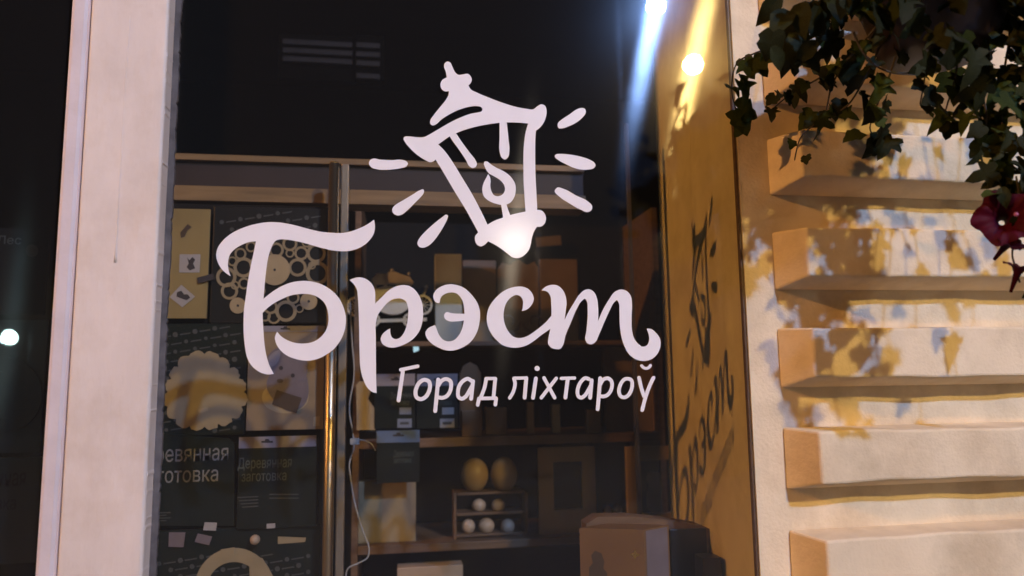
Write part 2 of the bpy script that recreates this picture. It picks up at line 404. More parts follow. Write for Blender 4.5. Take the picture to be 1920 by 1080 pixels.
def vinyl(name, pts, parent, k=0, sub=5):
    loop = [P(q[0], q[1], VY) for q in spline(pts, True, sub)]
    return MB().prism([(q.x, q.z) for q in loop], VY - 0.0004 - 0.00012 * k, VY).build(name, M['vinyl'], parent)
def ribbon(mb, pts, w_, ox, oy, sc_, k, closed=False):
    c = spline([(ox + x / sc_, oy + y / sc_) for x, y in pts], closed, 6) if len(pts) > 2 else [Vector((ox + x / sc_, oy + y / sc_)) for x, y in pts]
    r_ = w_ / sc_ / 2; n = len(c)
    Lf = []; Rt = []
    for i in range(n):
        if closed: t = c[(i + 1) % n] - c[i - 1]
        else: t = c[min(i + 1, n - 1)] - c[max(i - 1, 0)]
        t.normalize(); nn = Vector((-t.y, t.x)) * r_
        Lf.append(c[i] + nn); Rt.append(c[i] - nn)
    y0 = VY - 0.0004 - 0.00012 * k
    W = lambda q: (lambda v: (v.x, v.z))(P(q.x, q.y, VY))
    if closed:
        mb.prism([[W(q) for q in Lf], [W(q) for q in Rt]] if sum((Lf[i].x*Lf[(i+1)%n].y-Lf[(i+1)%n].x*Lf[i].y) for i in range(n))**2 > sum((Rt[i].x*Rt[(i+1)%n].y-Rt[(i+1)%n].x*Rt[i].y) for i in range(n))**2 else [[W(q) for q in Rt], [W(q) for q in Lf]], y0, VY)
        return
    def capx(p, a0, sgn):
        return [p + Vector((math.cos(a0 + sgn * math.pi * j / 6), math.sin(a0 + sgn * math.pi * j / 6))) * r_ for j in range(1, 6)]
    e = (Lf[-1] - c[-1]); s0 = (Rt[0] - c[0])
    loop = Lf + capx(c[-1], math.atan2(e.y, e.x), -1) + Rt[::-1] + capx(c[0], math.atan2(s0.y, s0.x), -1)
    mb.prism([W(q) for q in loop], y0, VY)

word = thing('lettering_decal', P(820, 737, VY), 'large white script word on the shop glass', 'decal')
BE = """432.5,518* 418,507 408.3,491.7 405.3,478.3 408.3,465 418.3,450.8 433.3,438.3 455,427.5 480,420 505,416.5 526.7,417.5 550,421.7 571.7,427.5 600,434.2
620,436.3 641.7,436.7 656.7,434.2 673.3,428.3 690,420 701.3,412* 703.2,425 700.8,438.3 691.7,451.7 676.7,463.3 660,469.7 643.3,471.3 625,469.7 603.3,465 580,458.3
556.7,452.5 538.3,449.5 526.7,448.8 516.7,451.7 511.7,458.3 506.7,470 502.5,485 499.2,506.7 496.7,530 494.2,560.3* 506.7,550 525,538.3 545,530 566.7,526.7 585,528
603.3,533.3 620,543.3 635,558.3 644.2,576.7 648.3,593.3 647.8,611.7 641.7,631.7 630,650 611.7,665 591.7,674.2 573.3,676.3 555,673.3 538.3,666.7 525.8,656.7 517.5,643.3
515.5,633.3 519.7,621.7* 526.7,630 538.3,637.5 553.3,642.8 568.3,644.2 585,641.7 600,633.3 610.8,620 615.5,605 615.3,588.3 608.8,569 596.7,557.5 581.7,552 563.3,551.2
545,554.2 526.7,561.7 510,571 500,579 492.5,586.5* 493,603.3 494.2,623.3 495.8,643.3 500,668.3 506.7,688.3 513.3,700.8* 503.3,702.2 493.3,700.3 480,693.3 470,683.3
463.3,670 459.2,648.3 457,626.7 456.7,601.7 458.3,573.3 460.8,556.7 465,526.7 470,500 475,476.7 480,452.5* 466.7,454.2 453.3,459.2 440,467.5 431.7,476.7 428,488.3 427.5,498.3 429.2,508.3"""
ER = """655.3,525* 663.3,521.7 675,520 686.7,523.3 696.7,531.7 702.5,543.3 703.7,556.7 703.3,569.2* 713.3,560 728.3,545 743.3,536.7 756.7,534.5 770,537.5 783.3,550 790.8,566.7
793.3,583.3 792.5,600 786.7,620 775,635 760,645 746.7,650 736.7,652 725,650 716.7,644.2 713.8,635.8 716.7,627.5 723.3,620.8 731.7,615.8* 732.2,625 735,632.5 741.7,635.8
748.3,634.2 756.7,625 762.5,610 765,593.3 764.7,575 760,564.2 751.7,559.7 741.7,560 730,565 718.3,576.7 708.3,590.8* 705,603.3 704.7,633.3 705,680 705.3,710 706.3,737*
698.3,735 690,728.3 681.7,713.3 675.8,690 674.2,660 673.3,610 671.7,568.3 670.8,555 669.2,543.3 664.2,534.2"""
EE = """821,568.5 815.5,565 812.7,559 812.5,553.3 817.5,544.2 826.7,537.5 840,533.3 855,534.2 870,540 883.3,551.7 895,568.3 899.7,583.3 899.2,603.3 893.3,625 881.7,641.7 865,652.5
848.3,657.5 835,656.7 820,650.8 806.7,641.7 799.2,631.7 797.5,624.2 801.7,616.7 815.8,609.5* 819.2,618.3 823.3,628.3 831.7,637.5 840,640 850,638.3 860,629.2 866.7,615
869.7,601* 856.7,602.5 843.3,602.5 835,598.3 832.5,592.5 835.8,585.8 848.3,587.5 870.7,588.3* 870,576.7 865,560 856.7,550.8 846.7,548.3 835,550.8 827.5,556.7 825,563.3 824.5,568*"""
ES = """978.3,583.3* 988.3,580 996.7,571.7 1000.8,560.8 997.5,550 990,541.7 981.7,538 970,537.5 956.7,540 944,546 926.7,561.7 916.7,576.7 912.8,591.7 914.2,610 921.7,626.7
933.3,640 942,647 953.3,650.8 968.3,652 983.3,649.2 1000,640 1015,628.3 1031.7,616.7 1042,608* 1046,580* 1034.2,591.7 1025,602.5 1011.7,614.2 998.3,624.2 985,631.7 973.3,633.8
963.3,631.7 953.3,621.7 946.7,608.3 944.2,596.7 945,581.7 950,566.7 958.3,557.5 968.3,553.3 975.8,555.8 980,562.5 980.5,571.7"""
TE = """1015,545* 1023.3,537.5 1033.3,534.2 1043.3,534.7 1053.3,541.7 1059.2,551.7 1062.2,566.7 1060.8,581.7 1058.3,599.7* 1066.7,583.3 1076.7,566.7 1086.7,551.7 1096.7,543.7
1105,542.5 1113.3,547.5 1119.2,560 1121.3,576.7 1121.3,602* 1130,581.7 1141.7,561.7 1153.3,546.7 1164.2,542.8 1175,545.8 1182.5,555 1184.7,568.3 1184.2,591.7 1185,620
1188.3,633.3 1196.7,645 1205,650 1211.7,648.3 1216.7,640 1216.3,628.3 1212.3,616.2* 1220,616.7 1230,624.2 1237.5,635.8 1238.3,648.3 1232.5,663.3 1221.7,673.3 1206.7,677
1193.3,674.2 1180,665 1170.8,650 1165,631.7 1162,608.3 1161.3,583.3 1160,568.3 1156.7,563 1151.7,566.7 1143.3,581.7 1133.3,603.3 1123.3,626.7 1115,642.5 1108.3,645.8
1100.8,643.3 1097.5,637.5 1099.2,621.7 1101.3,600 1101.7,580 1100,565 1096.7,560.3 1090.8,564.2 1081.7,578.3 1071.7,601.7 1060,630 1055,648.3 1050,654.2 1043.3,654.7
1033.3,651.7 1027.5,644.2 1028.3,633.3 1031.7,616.7 1033.8,591.7 1033.3,570 1031.7,555 1026.7,547.5 1020,545"""
for k, s in enumerate((BE, ER, EE, ES, TE)): vinyl('letter', parse(s), word, k)

emb = thing('emblem_decal', P(960, 483, VY), 'white tilted street lantern emblem with burning flame and rays on the glass', 'decal')
z5 = (740, 110, 6); z6 = (740, 240, 6); z7 = (740, 350, 6); z8 = (940, 180, 6); z9 = (680, 280, 6)
vinyl('lantern_roof', parse("""555,75 570,45 600,33 625,45 650,95 690,165 715,182 770,178 825,173 855,200 868,240 855,275 830,300* 850,340 930,385 1060,440 1220,500 1370,545 1480,565 1560,570
1600,540 1650,515 1690,530 1708,580 1700,660 1670,730 1630,780 1585,812* 1505,730* 1400,722 1255,718 1180,722 1050,740 900,770 780,805 690,840 620,875 560,915 490,965* 460,1135*
430,1160 395,1165 360,1150 250,1080 170,1005 115,935 100,900 115,878 150,875 250,885 340,880 380,860 500,790 640,710 760,655 860,620 940,605 975,595 987,572 970,545 930,535 850,540
740,570 620,625 520,690 465,740 430,752 402,735 400,700 440,635 520,535 585,450 607,400 607,365* 570,370 530,345 515,300 525,255 585,212* 575,150""", *z5), emb, 3)
vinyl('lantern_side', parse("430,250* 490,185* 555,250 640,365 760,560 880,760 1045,1088* 1060,1150* 940,1175* 900,1100 800,920 690,740 560,520 460,355*", *z6), emb, 1)
vinyl('lantern_side', parse("1505,-60* 1475,40 1455,180 1447,400 1450,600 1462,800 1472,950* 1605,950* 1598,800 1585,550 1580,250 1584,90 1590,20* 1600,-40*", *z6), emb, 1)
vinyl('glazing_bar', parse("600,50* 660,20* 690,60 760,165 850,285 910,365 925,405 910,440 880,452 845,435 800,360 720,240 620,95", *z6), emb, 2)
vinyl('glazing_bar', parse("1180,-80* 1180,100 1183,280 1205,335 1240,355 1275,330 1290,260 1280,120 1258,-80*", *z6), emb, 2)
vinyl('flame', parse("""1003,400 1010,380 1040,378 1070,400 1130,440 1230,490 1310,555 1355,630 1362,700 1340,790 1300,840 1255,862 1200,865 1130,850 1060,820 1005,770 985,700 1000,620 1030,560 1050,520*
1068,545 1079,590 1076,650 1088,710 1120,758 1160,768 1210,750 1240,700 1230,640 1190,590 1120,545 1062,514* 1035,480 1015,440""", *z6), emb, 1)
vinyl('wick', parse("1195,845* 1255,845* 1270,900 1298,975* 1305,1020* 1215,1030* 1218,1005 1205,920", *z6), emb, 0)
vinyl('lantern_base', parse("""1045,428* 1120,385 1215,350 1300,320 1400,295 1475,280 1560,270 1610,262 1660,275 1690,310 1702,360 1690,410 1655,445 1600,452* 1570,500 1545,570 1530,650 1510,710
1470,760 1420,795 1370,805 1325,795 1270,755 1200,700 1130,655 1050,615* 1010,655 970,672 930,655 905,610 905,560 935,520* 980,460""", *z7), emb, 3)
for s, zz in (("70,160 85,120 115,105 200,117 330,122 450,120 490,135 510,160 495,190 440,210 350,225 250,232 160,225 100,205", z9),
              ("690,465 680,450 650,458 560,510 460,570 370,625 340,655 332,690 350,725 395,745 440,735 500,690 580,610 650,540 685,495", z9),
              ("600,325 580,315 540,340 450,410 350,500 290,565 262,610 255,645 275,675 315,687 375,668 440,610 500,530 560,430 595,355", z7),
              ("950,170 935,142 900,135 850,150 770,205 680,265 640,300 633,335 645,362 680,365 760,340 850,295 910,245 945,200", z8),
              ("600,675 615,658 660,652 770,660 900,685 1000,720 1045,750 1060,780 1040,812 980,828 900,828 820,810 730,770 640,720 605,690", z8),
              ("990,670 1000,657 1030,663 1080,690 1130,715 1148,735 1145,752 1130,760 1100,750 1050,722 1010,695", (600, 60, 2.25))):
    vinyl('ray', parse(s, *zz), emb, 0)

slog = thing('slogan_decal', P(985, 752, VY), 'small white handwritten slogan under the large word on the glass', 'decal')
A1 = (730, 670, 7.5); A2 = (980, 670, 7.5)
SL = [  # strokes of each letter: (origin, points, width, closed)
 [(A1, [(160,175),(400,125)],50,0),(A1,[(190,200),(130,605)],56,0)],
 [(A1, [(490,316),(556,340),(572,400),(555,485),(505,560),(440,588),(385,563),(368,500),(385,420),(430,348)],56,1)],
 [(A1, [(688,312),(645,755)],56,0),(A1,[(688,400),(735,330),(805,305),(858,335),(868,410),(848,490),(800,550),(740,570),(672,556)],54,0)],
 [(A1, [(1160,335),(1105,302),(1040,330),(985,400),(965,490),(975,560),(1015,582),(1070,555),(1120,480),(1165,400)],54,0),(A1,[(1177,335),(1150,583)],54,0)],
 [(A1, [(1362,300),(1340,420),(1285,565)],52,0),(A1,[(1362,298),(1492,298)],46,0),(A1,[(1490,300),(1463,565)],52,0),(A1,[(1258,578),(1500,574)],50,0),(A1,[(1260,582),(1242,668)],52,0),(A1,[(1502,578),(1490,665)],52,0)],
 [(A1, [(1752,300),(1768,360),(1760,425),(1733,505),(1692,570)],50,0),(A1,[(1752,294),(1922,290)],46,0),(A2,[(50,292),(27,568)],54,0)],
 [(A2, [(186,296),(145,570)],54,0),(A2,[(202,155),(204,157)],72,0)],
 [(A2, [(300,290),(450,568)],50,0),(A2,[(472,295),(262,568)],50,0)],
 [(A2, [(542,296),(730,291)],46,0),(A2,[(634,300),(600,566)],54,0)],
 [(A2, [(930,305),(880,292),(830,330),(785,410),(770,490),(785,550),(822,568),(870,540),(918,470),(955,400)],52,0),(A2,[(970,322),(948,568)],54,0)],
 [(A2, [(1090,292),(1055,730)],54,0),(A2,[(1092,378),(1140,308),(1200,295),(1245,330),(1256,400),(1232,480),(1182,535),(1130,550),(1078,540)],52,0)],
 [(A2, [(1478,300),(1528,322),(1540,390),(1522,470),(1482,535),(1430,563),(1380,548),(1355,490),(1365,410),(1400,340),(1438,306)],52,1)],
 [(A2, [(1636,286),(1665,420),(1706,548)],52,0),(A2,[(1840,286),(1772,430),(1680,742)],52,0),(A2,[(1672,118),(1700,145),(1735,155),(1770,145),(1796,115)],42,0)]]
for L_ in SL:
    mb = MB()
    for k, (o_, pts, w_, cl) in enumerate(L_): ribbon(mb, pts, w_, *o_, k, bool(cl))
    mb.build('letter', M['vinyl'], slog)

# ------------------------------------------------------------------ yellowed reveal panel right behind the glass
rev = thing('reveal_panel', (GR + 0.01, 0.26, 0.6), 'yellowed side panel right behind the glass, with shadows of the lettering', 'panel')
box('panel_board', M['panel'], rev, GR + 0.0045, 0.012, 0.6, GR + 0.03, 0.262, 3.34)
box('panel_board', M['panel'], rev, GR + 0.0045, 0.2632, 0.6, GR + 0.03, 0.508, 3.34)
box('edge_strip', M['brownwood'], rev, GR + 0.0005, 0.0045, 0.6, GR + 0.0042, 0.016, 3.34)

# ------------------------------------------------------------------ shop goods
def px_box(name, m, parent, x0, y0, x1, y1, Y, depth, bevel=0.0):
    a, c, b, t = R(x0, y0, x1, y1, Y)
    return box(name, m, parent, a, Y, c, b, Y + depth, t, bevel)
def px_poly(name, m, parent, pts, Y, th=0.002, smooth_=False):
    q = spline(pts, True, 5) if smooth_ else [Vector(p[:2]) for p in pts]
    W = [P(p.x, p.y, Y) for p in q]
    return MB().prism([(v.x, v.z) for v in W], Y - th, Y).build(name, m, parent)
def circ(x, y, r, n=20, ry=None):
    ry = ry or r
    return [(x + r * math.cos(2 * math.pi * k / n), y + ry * math.sin(2 * math.pi * k / n)) for k in range(n)]
def px_ring(mb, x, y, r, w_, Y, th, n=20):
    o_ = [P(*p, Y) for p in circ(x, y, r, n)]; i_ = [P(*p, Y) for p in circ(x, y, r - w_, n)]
    mb.prism([[(v.x, v.z) for v in o_], [(v.x, v.z) for v in i_]], Y - th, Y)
def text(s, m, parent, x0, y0, x1, y1, Y, name='printed_word', bold=0.0):
    cu_ = bpy.data.curves.new('t', 'FONT'); cu_.body = s; cu_.extrude = 0.0; cu_.offset = bold; cu_.resolution_u = 3
    o = bpy.data.objects.new('t', cu_); COL.objects.link(o)
    bpy.context.view_layer.update()
    me = bpy.data.meshes.new_from_object(o.evaluated_get(bpy.context.evaluated_depsgraph_get()))
    bpy.data.objects.remove(o)
    if not me.vertices: return None
    xs = [v.co.x for v in me.vertices]; ys = [v.co.y for v in me.vertices]
    a, c, b, t = R(x0, y0, x1, y1, Y); off = wloc(parent)
    for v in me.vertices:
        u = (v.co.x - min(xs)) / (max(xs) - min(xs)); w_ = (v.co.y - min(ys)) / (max(ys) - min(ys))
        v.co = Vector((a + (b - a) * u, Y - 0.0006, c + (t - c) * w_)) - off
    me.name = name; me.materials.clear(); me.materials.append(m)
    o = bpy.data.objects.new(name, me); return put(o, parent)
def euro(parent, x, y, Y, s=1.0):
    q = [(-9, 1), (-9, -2), (-4, -2), (-2.5, -5), (2.5, -5), (4, -2), (9, -2), (9, 1)]
    px_poly('hang_slot', M['ink'], parent, [(x + a * s, y + b * s) for a, b in q], Y, 0.0008)
def pthing(name, x, y, Y, label, cat, group=None): return thing(name, P(x, y, Y), label, cat, group)

# ---- left rack: backing, rails, headboard
YR = 0.50
rack = pthing('display_rack', 560, 1100, YR, 'dark display rack with two shiny upright rails behind the lettering', 'rack')
px_box('back_board', M['dark'], rack, 270, 384, 612, 1300, YR + 0.03, 0.012)
a = P(627, 307, YR - 0.06); b = P(606, 1300, YR - 0.06)
MB().tube([(a.x, YR - 0.06, a.z), (a.x, YR - 0.06, 0.06)], 0.0135, 24).build('upright_rail', M['chrome'], rack, smooth=True)
MB().lathe((a.x, YR - 0.06, a.z), [(0.0135, 0), (0.010, 0.004), (0.003, 0.006)], 16).build('rail_cap', M['gold'], rack, smooth=True)
a2 = P(648, 310, YR - 0.03)
MB().box(a2.x - 0.0105, YR - 0.045, 0.06, a2.x + 0.0105, YR - 0.018, a2.z).build('upright_rail', M['steel'], rack, bevel=0.003)
# ---- long canopy board over the shelves: two pale strips with a maroon fascia between
can = pthing('shelf_canopy', 700, 384, YR + 0.1, 'long shelf canopy of two pale wooden strips with a maroon band between', 'shelf')
a, c, b, t = R(200, 299, 1095, 311, YR + 0.06); xl, xr = a, b
z1t = P(640, 297, YR + 0.06).z; z1b = P(640, 308, YR + 0.06).z; z2t = P(640, 355, YR + 0.05).z; z2b = P(640, 382, YR + 0.05).z
box('top_strip', M['pine'], can, xl, YR + 0.06, z1b, xr, YR + 0.14, z1t, 0.001)
box('fascia_board', M['maroon'], can, xl, YR + 0.075, z2t + 0.0005, xr, YR + 0.13, z1b - 0.0005)
box('lower_strip', M['pine'], can, xl, YR + 0.05, z2b, xr, YR + 0.14, z2t, 0.001)
# ---- yellow board with two small drawings
o = pthing('craft_board', 350, 598, YR, 'mustard yellow craft board with two small white drawings beside the post', 'board')
px_box('board', M['board'], o, 262, 391, 391, 597, YR, 0.006, 0.001)
k_ = px_poly('picture_card', M['sticker'], o, [(337, 477), (376, 477), (374, 511), (336, 511)], YR - 0.0005, 0.001)
px_poly('drawing', M['ink'], k_, [(351, 483), (355, 488), (361, 482), (366, 487), (362, 494), (366, 503), (356, 507), (350, 501), (354, 494)], YR - 0.0016, 0.0006)
k_ = px_poly('picture_card', M['sticker'], o, [(340, 534), (366, 556), (342, 576), (318, 557)], YR - 0.0005, 0.001)
px_poly('drawing', M['ink'], k_, [(332, 548), (340, 545), (345, 552), (352, 552), (357, 558), (350, 563), (341, 560), (331, 556)], YR - 0.0016, 0.0006)
px_poly('drawing', M['brownprint'], o, [(338, 436), (352, 420), (360, 426), (352, 432), (346, 444), (339, 446)], YR - 0.0005, 0.0006)
px_poly('clip', M['ink'], o, [(370, 521), (400, 513), (403, 524), (372, 532)], YR - 0.003, 0.004)
# ---- bag with laser-cut gears
def dots(parent, x0, y0, x1, y1, Y, m, dx=31, dy=19, r=4.2, ang=-0.16):
    mb = MB()
    nrow = int((y1 - y0) / dy) + 6
    for j in range(-3, nrow):
        for i in range(-1, int((x1 - x0) / dx) + 2):
            x = x0 + i * dx + (dx * 0.45 if j % 2 else 0); y = y0 + j * dy + (x - x0) * ang + 10
            if x < x0 + r or x > x1 - r or y < y0 + r or y > y1 - r: continue
            W = [P(*p, Y) for p in circ(x, y, r * random.uniform(0.75, 1.1), 10)]
            mb.prism([(v.x, v.z) for v in W], Y - 0.0005, Y)
            xa_, xb2 = x + r + 4, x + dx - r - 4
            if xb2 < x1 - 2:
                W = [P(xa_, y - 1.2, Y), P(xb2, y - 1.2 + (xb2 - xa_) * ang, Y), P(xb2, y + 1.2 + (xb2 - xa_) * ang, Y), P(xa_, y + 1.2, Y)]
                mb.prism([(v.x, v.z) for v in W], Y - 0.0005, Y)
    q = mb.build('printed_dots', m, parent); q['kind'] = 'stuff'; return q
o = pthing('craft_kit', 505, 605, YR, 'black bag of pale laser cut gear rings behind the first big letter', 'craft kit')
px_box('bag', M['black'], o, 397, 389, 612, 606, YR, 0.008, 0.002)
dots(o, 400, 392, 610, 450, YR - 0.0006, M['greyprint'], 35, 17, 4.5)
GE = [(457,501.6,19),(451,476,11),(424.5,519.7,19),(430.5,546,16),(458,531.7,11),(518,469,14),(543.7,457,14),(565,475,13),(543.7,475,8),(593,475,18),(558,501.6,17),(595.4,512.4,22),
      (549.7,558,12),(536.4,583.5,20),(513.6,595.5,12),(507.5,576,13),(561.7,578.7,8),(496.7,592,11),(441,535,8),(471,463,10),(490,470,12),(478,550,14),(470,575,13),(580,545,10),(436,490,9),(575,455,9),(585,498,7),(530,545,9),(489,545,9)]
for k, (x, y, r_) in enumerate(GE):
    mb = MB(); px_ring(mb, x, y, r_, r_ * 0.3, YR - 0.001 - 0.00004 * k, 0.003); mb.build('gear_ring', M['ply'], o)
for x, y, r_ in ((515, 506, 29), (579, 565, 16), (446, 573, 15), (480, 495, 12)):
    g_ = px_poly('gear_disc', M['ply2'], o, circ(x, y, r_, 28), YR - 0.004, 0.003)
    px_poly('axle_hole', M['ink'], g_, circ(x, y, 2.5, 10), YR - 0.0071, 0.0004)
# ---- green bag with a scalloped wooden rosette
o = pthing('craft_kit', 380, 816, YR, 'dark green dotted bag with scalloped wooden rosette next to the post', 'craft kit')
px_box('bag', M['greenblack'], o, 262, 607, 461, 817, YR, 0.008, 0.002)
dots(o, 275, 610, 460, 815, YR - 0.0006, M['greyprint'], 37, 16, 4.6)
ro = []
for k in range(96):
    q = 2 * math.pi * k / 96
    r_ = 70 + 7 * abs(math.sin(q * 8.0)) ** 0.5 + 4 * math.sin(3 * q + 0.6) + random.uniform(-1.6, 1.6)
    ro.append((384 + r_ * 1.02 * math.cos(q), 735 + r_ * 0.98 * math.sin(q)))
px_poly('rosette', M['ply'], o, ro, YR - 0.0015, 0.004)
px_poly('sticker', M['ply2'], o, [(371, 768), (388, 763), (391, 770), (374, 775)], YR - 0.0056, 0.0005)
# ---- bag with a puppy picture
o = pthing('picture_kit', 540, 806, YR, 'tan picture card of a pale puppy holding a brown plate beside the rail', 'craft kit')
px_box('card', M['tan'], o, 464, 612, 608, 806, YR, 0.006, 0.001)
h_ = px_box('header_strip', M['header'], o, 464, 611, 608, 622, YR - 0.0012, 0.001); euro(h_, 535, 617, YR - 0.0013, 1.0)
px_poly('printed_bowl', M['ply2'], o, circ(535, 745, 44, 28, 30), YR - 0.0005, 0.0005)
px_poly('printed_body', M['lilac'], o, [(500, 725), (515, 690), (535, 680), (565, 690), (578, 720), (570, 760), (545, 772), (515, 752)], YR - 0.0012, 0.0005, True)
px_poly('printed_head', M['lilac'], o, [(502, 668), (520, 652), (545, 648), (568, 660), (577, 690), (570, 715), (545, 728), (520, 718), (506, 695)], YR - 0.0019, 0.0005, True)
px_poly('printed_ear', M['header'], o, [(503, 672), (514, 660), (524, 656), (520, 680), (508, 688)], YR - 0.0026, 0.0005, True)
px_poly('printed_eye', M['ink'], o, circ(527, 690, 4, 10), YR - 0.0026, 0.0005); px_poly('printed_eye', M['ink'], o, circ(549, 704, 4, 10), YR - 0.0026, 0.0005)
px_poly('printed_nose', M['brownprint'], o, circ(525, 714, 6, 12, 4), YR - 0.0026, 0.0005)
px_poly('printed_plate', M['brownprint'], o, [(519, 731), (566, 746), (556, 775), (510, 758)], YR - 0.0033, 0.0005)
px_poly('sticker', M['ply2'], o, [(588, 782), (600, 780), (599, 798), (587, 799)], YR - 0.0012, 0.0005)
# ---- two black bags with lettering
o = pthing('craft_kit', 350, 1010, YR, 'large black bag with pale two-line lettering cut off by the post', 'craft kit')
px_poly('bag', M['greenblack'], o, [(240, 826), (300, 812), (430, 822), (440, 830), (440, 985), (240, 985)], YR - 0.004, 0.006)
text('Деревянная', M['textprint'], o, 248, 834, 428, 874, YR - 0.0102, bold=0.004); text('заготовка', M['textprint'], o, 262, 882, 409, 905, YR - 0.0102, bold=0.004)
for x in range(4): px_poly('printed_line', M['greyprint'], o, [(285, 976 - x * 5), (312 + (x % 2) * 8, 975 - x * 5), (312 + (x % 2) * 8, 977 - x * 5), (285, 978 - x * 5)], YR - 0.0101, 0.0003)
o = pthing('craft_kit', 520, 1000, YR, 'black bag with white header and small lettering left of the rails', 'craft kit')
px_box('bag', M['greenblack'], o, 446, 822, 595, 990, YR - 0.012, 0.008, 0.002)
h_ = px_box('header_strip', M['header'], o, 448, 818, 593, 839, YR - 0.0135, 0.001); euro(h_, 501, 829, YR - 0.0136, 1.2)
text('Деревянная', M['textdim'], o, 446, 857, 547, 883, YR - 0.0122, bold=0.004); text('заготовка', M['textdim'], o, 453, 887, 537, 902, YR - 0.0122, bold=0.004)
for x in range(4): px_poly('printed_line', M['greyprint'], o, [(445 + 3 * x, 932 + x * 6), (484, 930 + x * 6), (484, 932 + x * 6), (445 + 3 * x, 934 + x * 6)], YR - 0.0121, 0.0003)
for x in range(2): px_poly('printed_line', M['greyprint'], o, [(505, 926 + x * 7), (560, 926 + x * 7), (560, 928 + x * 7), (505, 928 + x * 7)], YR - 0.0121, 0.0003)
# ---- bottom row with small price cards
o = pthing('craft_kit', 330, 1180, YR, 'dark dotted bag with curved wooden arch at the bottom, left of the rails', 'craft kit')
px_box('bag', M['greenblack'], o, 262, 990, 600, 1180, YR, 0.008, 0.002)
dots(o, 280, 1035, 590, 1100, YR - 0.0006, M['greyprint'], 40, 15, 4.5)
ar = [(440 + 75 * math.cos(q), 1105 + 78 * math.sin(q)) for q in [math.pi + math.pi * k / 24 for k in range(25)]]
ar += [(440 + 52 * math.cos(q), 1105 + 52 * math.sin(q)) for q in [2 * math.pi - math.pi * k / 24 for k in range(25)]]
px_poly('wooden_arch', M['ply'], o, ar, YR - 0.0015, 0.004)
px_poly('wooden_tongue', M['ply'], o, [(414, 1030), (440, 1026), (438, 1042), (428, 1052), (418, 1046)], YR - 0.0057, 0.002)
px_poly('wooden_leg', M['ply'], o, [(468, 1050), (492, 1046), (512, 1080), (520, 1130), (468, 1130)], YR - 0.0057, 0.002)
for pts, m_, lb in (([(317, 998), (348, 998), (344, 1026), (316, 1025)], 'lilac', 'square grey price card low beside the post'),
                    ([(371, 1000), (398, 1006), (392, 1022), (365, 1016)], 'lilac', 'tilted grey price card under the large black bag'),
                    ([(384, 979), (407, 980), (405, 995), (381, 994)], 'sticker', 'small pale price card pinned below the large lettering'),
                    ([(500, 982), (516, 981), (516, 990), (500, 991)], 'sticker', 'tiny pale price card below the header bag'),
                    ([(521, 1006), (574, 1008), (572, 1016), (521, 1020)], 'ply', 'narrow brown card strip at the rack bottom')):
    q = px_poly('price_card', M[m_], None, pts, YR - 0.0135 if m_ != 'ply' else YR - 0.002, 0.001); tag(q, lb, 'price card', 'cards on the rack')
c = P(478, 1012, YR - 0.03)
q = MB().ball(c, 0.0125).build('wooden_ball', M['egg2'], None, True); tag(q, 'small pale wooden ball on a peg at the rack bottom', 'ball')
q = MB().ball(P(278, 1052, YR - 0.01), 0.02, 0.006, 0.006).build('wooden_leaf', M['header'], None, True); tag(q, 'pale leaf shaped tag at the foot of the post', 'tag')

# ---- shelving unit in the middle
YS = 0.95
shelf = pthing('shelving_unit', 950, 1300, YS, 'dark brown shelving unit filled with wooden goods behind the large word', 'shelves')
sx0 = P(668, 800, YS).x; sx1 = P(1238, 800, YS).x
zs = [P(900, 640, YS).z, P(900, 818, YS).z, P(900, 1012, YS).z, P(900, 1180, YS).z]
for z_, th in zip(zs, (0.016, 0.030, 0.026, 0.03)):
    box('shelf_board', M['brownwood'], shelf, sx0 + 0.011, YS - 0.02, z_ - th, sx1 - 0.011, YS + 0.32, z_, 0.002)
for x_ in (sx0, sx1, (sx0 + P(820, 800, YS).x) / 2 + 0.07):
    if x_ in (sx0, sx1): box('side_upright', M['brownwood'], shelf, x_ - 0.01, YS - 0.018, 0.06, x_ + 0.01, YS + 0.32, P(900, 384, YS).z)
box('back_board', M['dark'], shelf, sx0 - 0.01, YS + 0.3205, 0.06, sx1 + 0.01, YS + 0.33, P(900, 384, YS).z)
def stand(y_shelf_index): return zs[y_shelf_index] + 0.0008
def slab(name, m, x0, x1, ytop, si, Y, th, label, cat, bevel=0.002, group=None):
    a = P(x0, ytop, Y).x; b = P(x1, ytop, Y).x; t = P((x0 + x1) / 2, ytop, Y).z
    q = box(name, M[m], None, a, Y, stand(si), b, Y + th, t, bevel); return tag(q, label, cat, group)
# shelf 1 goods (standing at y=640)
slab('goods_box', 'greybox', 816, 866, 476, 0, YS + 0.03, 0.06, 'tall pale grey box standing beside the carriage model', 'box')
slab('wooden_board', 'brownboard', 868, 930, 488, 0, YS + 0.12, 0.02, 'brown wooden board just right of the grey box', 'board')
slab('wooden_board', 'brownboard', 1012, 1082, 486, 0, YS + 0.12, 0.02, 'brown wooden board farthest right on the upper shelf', 'board')
q = px_poly('wooden_board', M['brownboard'], None, [(932, 648), (932, 505), (940, 494), (955, 498), (970, 488), (986, 498), (1000, 492), (1008, 504), (1008, 648)], YS + 0.14, 0.018)
tag(q, 'brown board with wavy top edge between two plain boards', 'board')
q = px_poly('wooden_plaque', M['brownboard'], None, [(1004, 446), (1050, 442), (1052, 460), (1006, 463)], YS + 0.29, 0.01); tag(q, 'small wooden plaque high up right of the lantern emblem', 'plaque')
sg = pthing('scroll_ornament', 990, 632, YS + 0.06, 'curly brown wooden scroll ornament seen through the fourth letter', 'ornament')
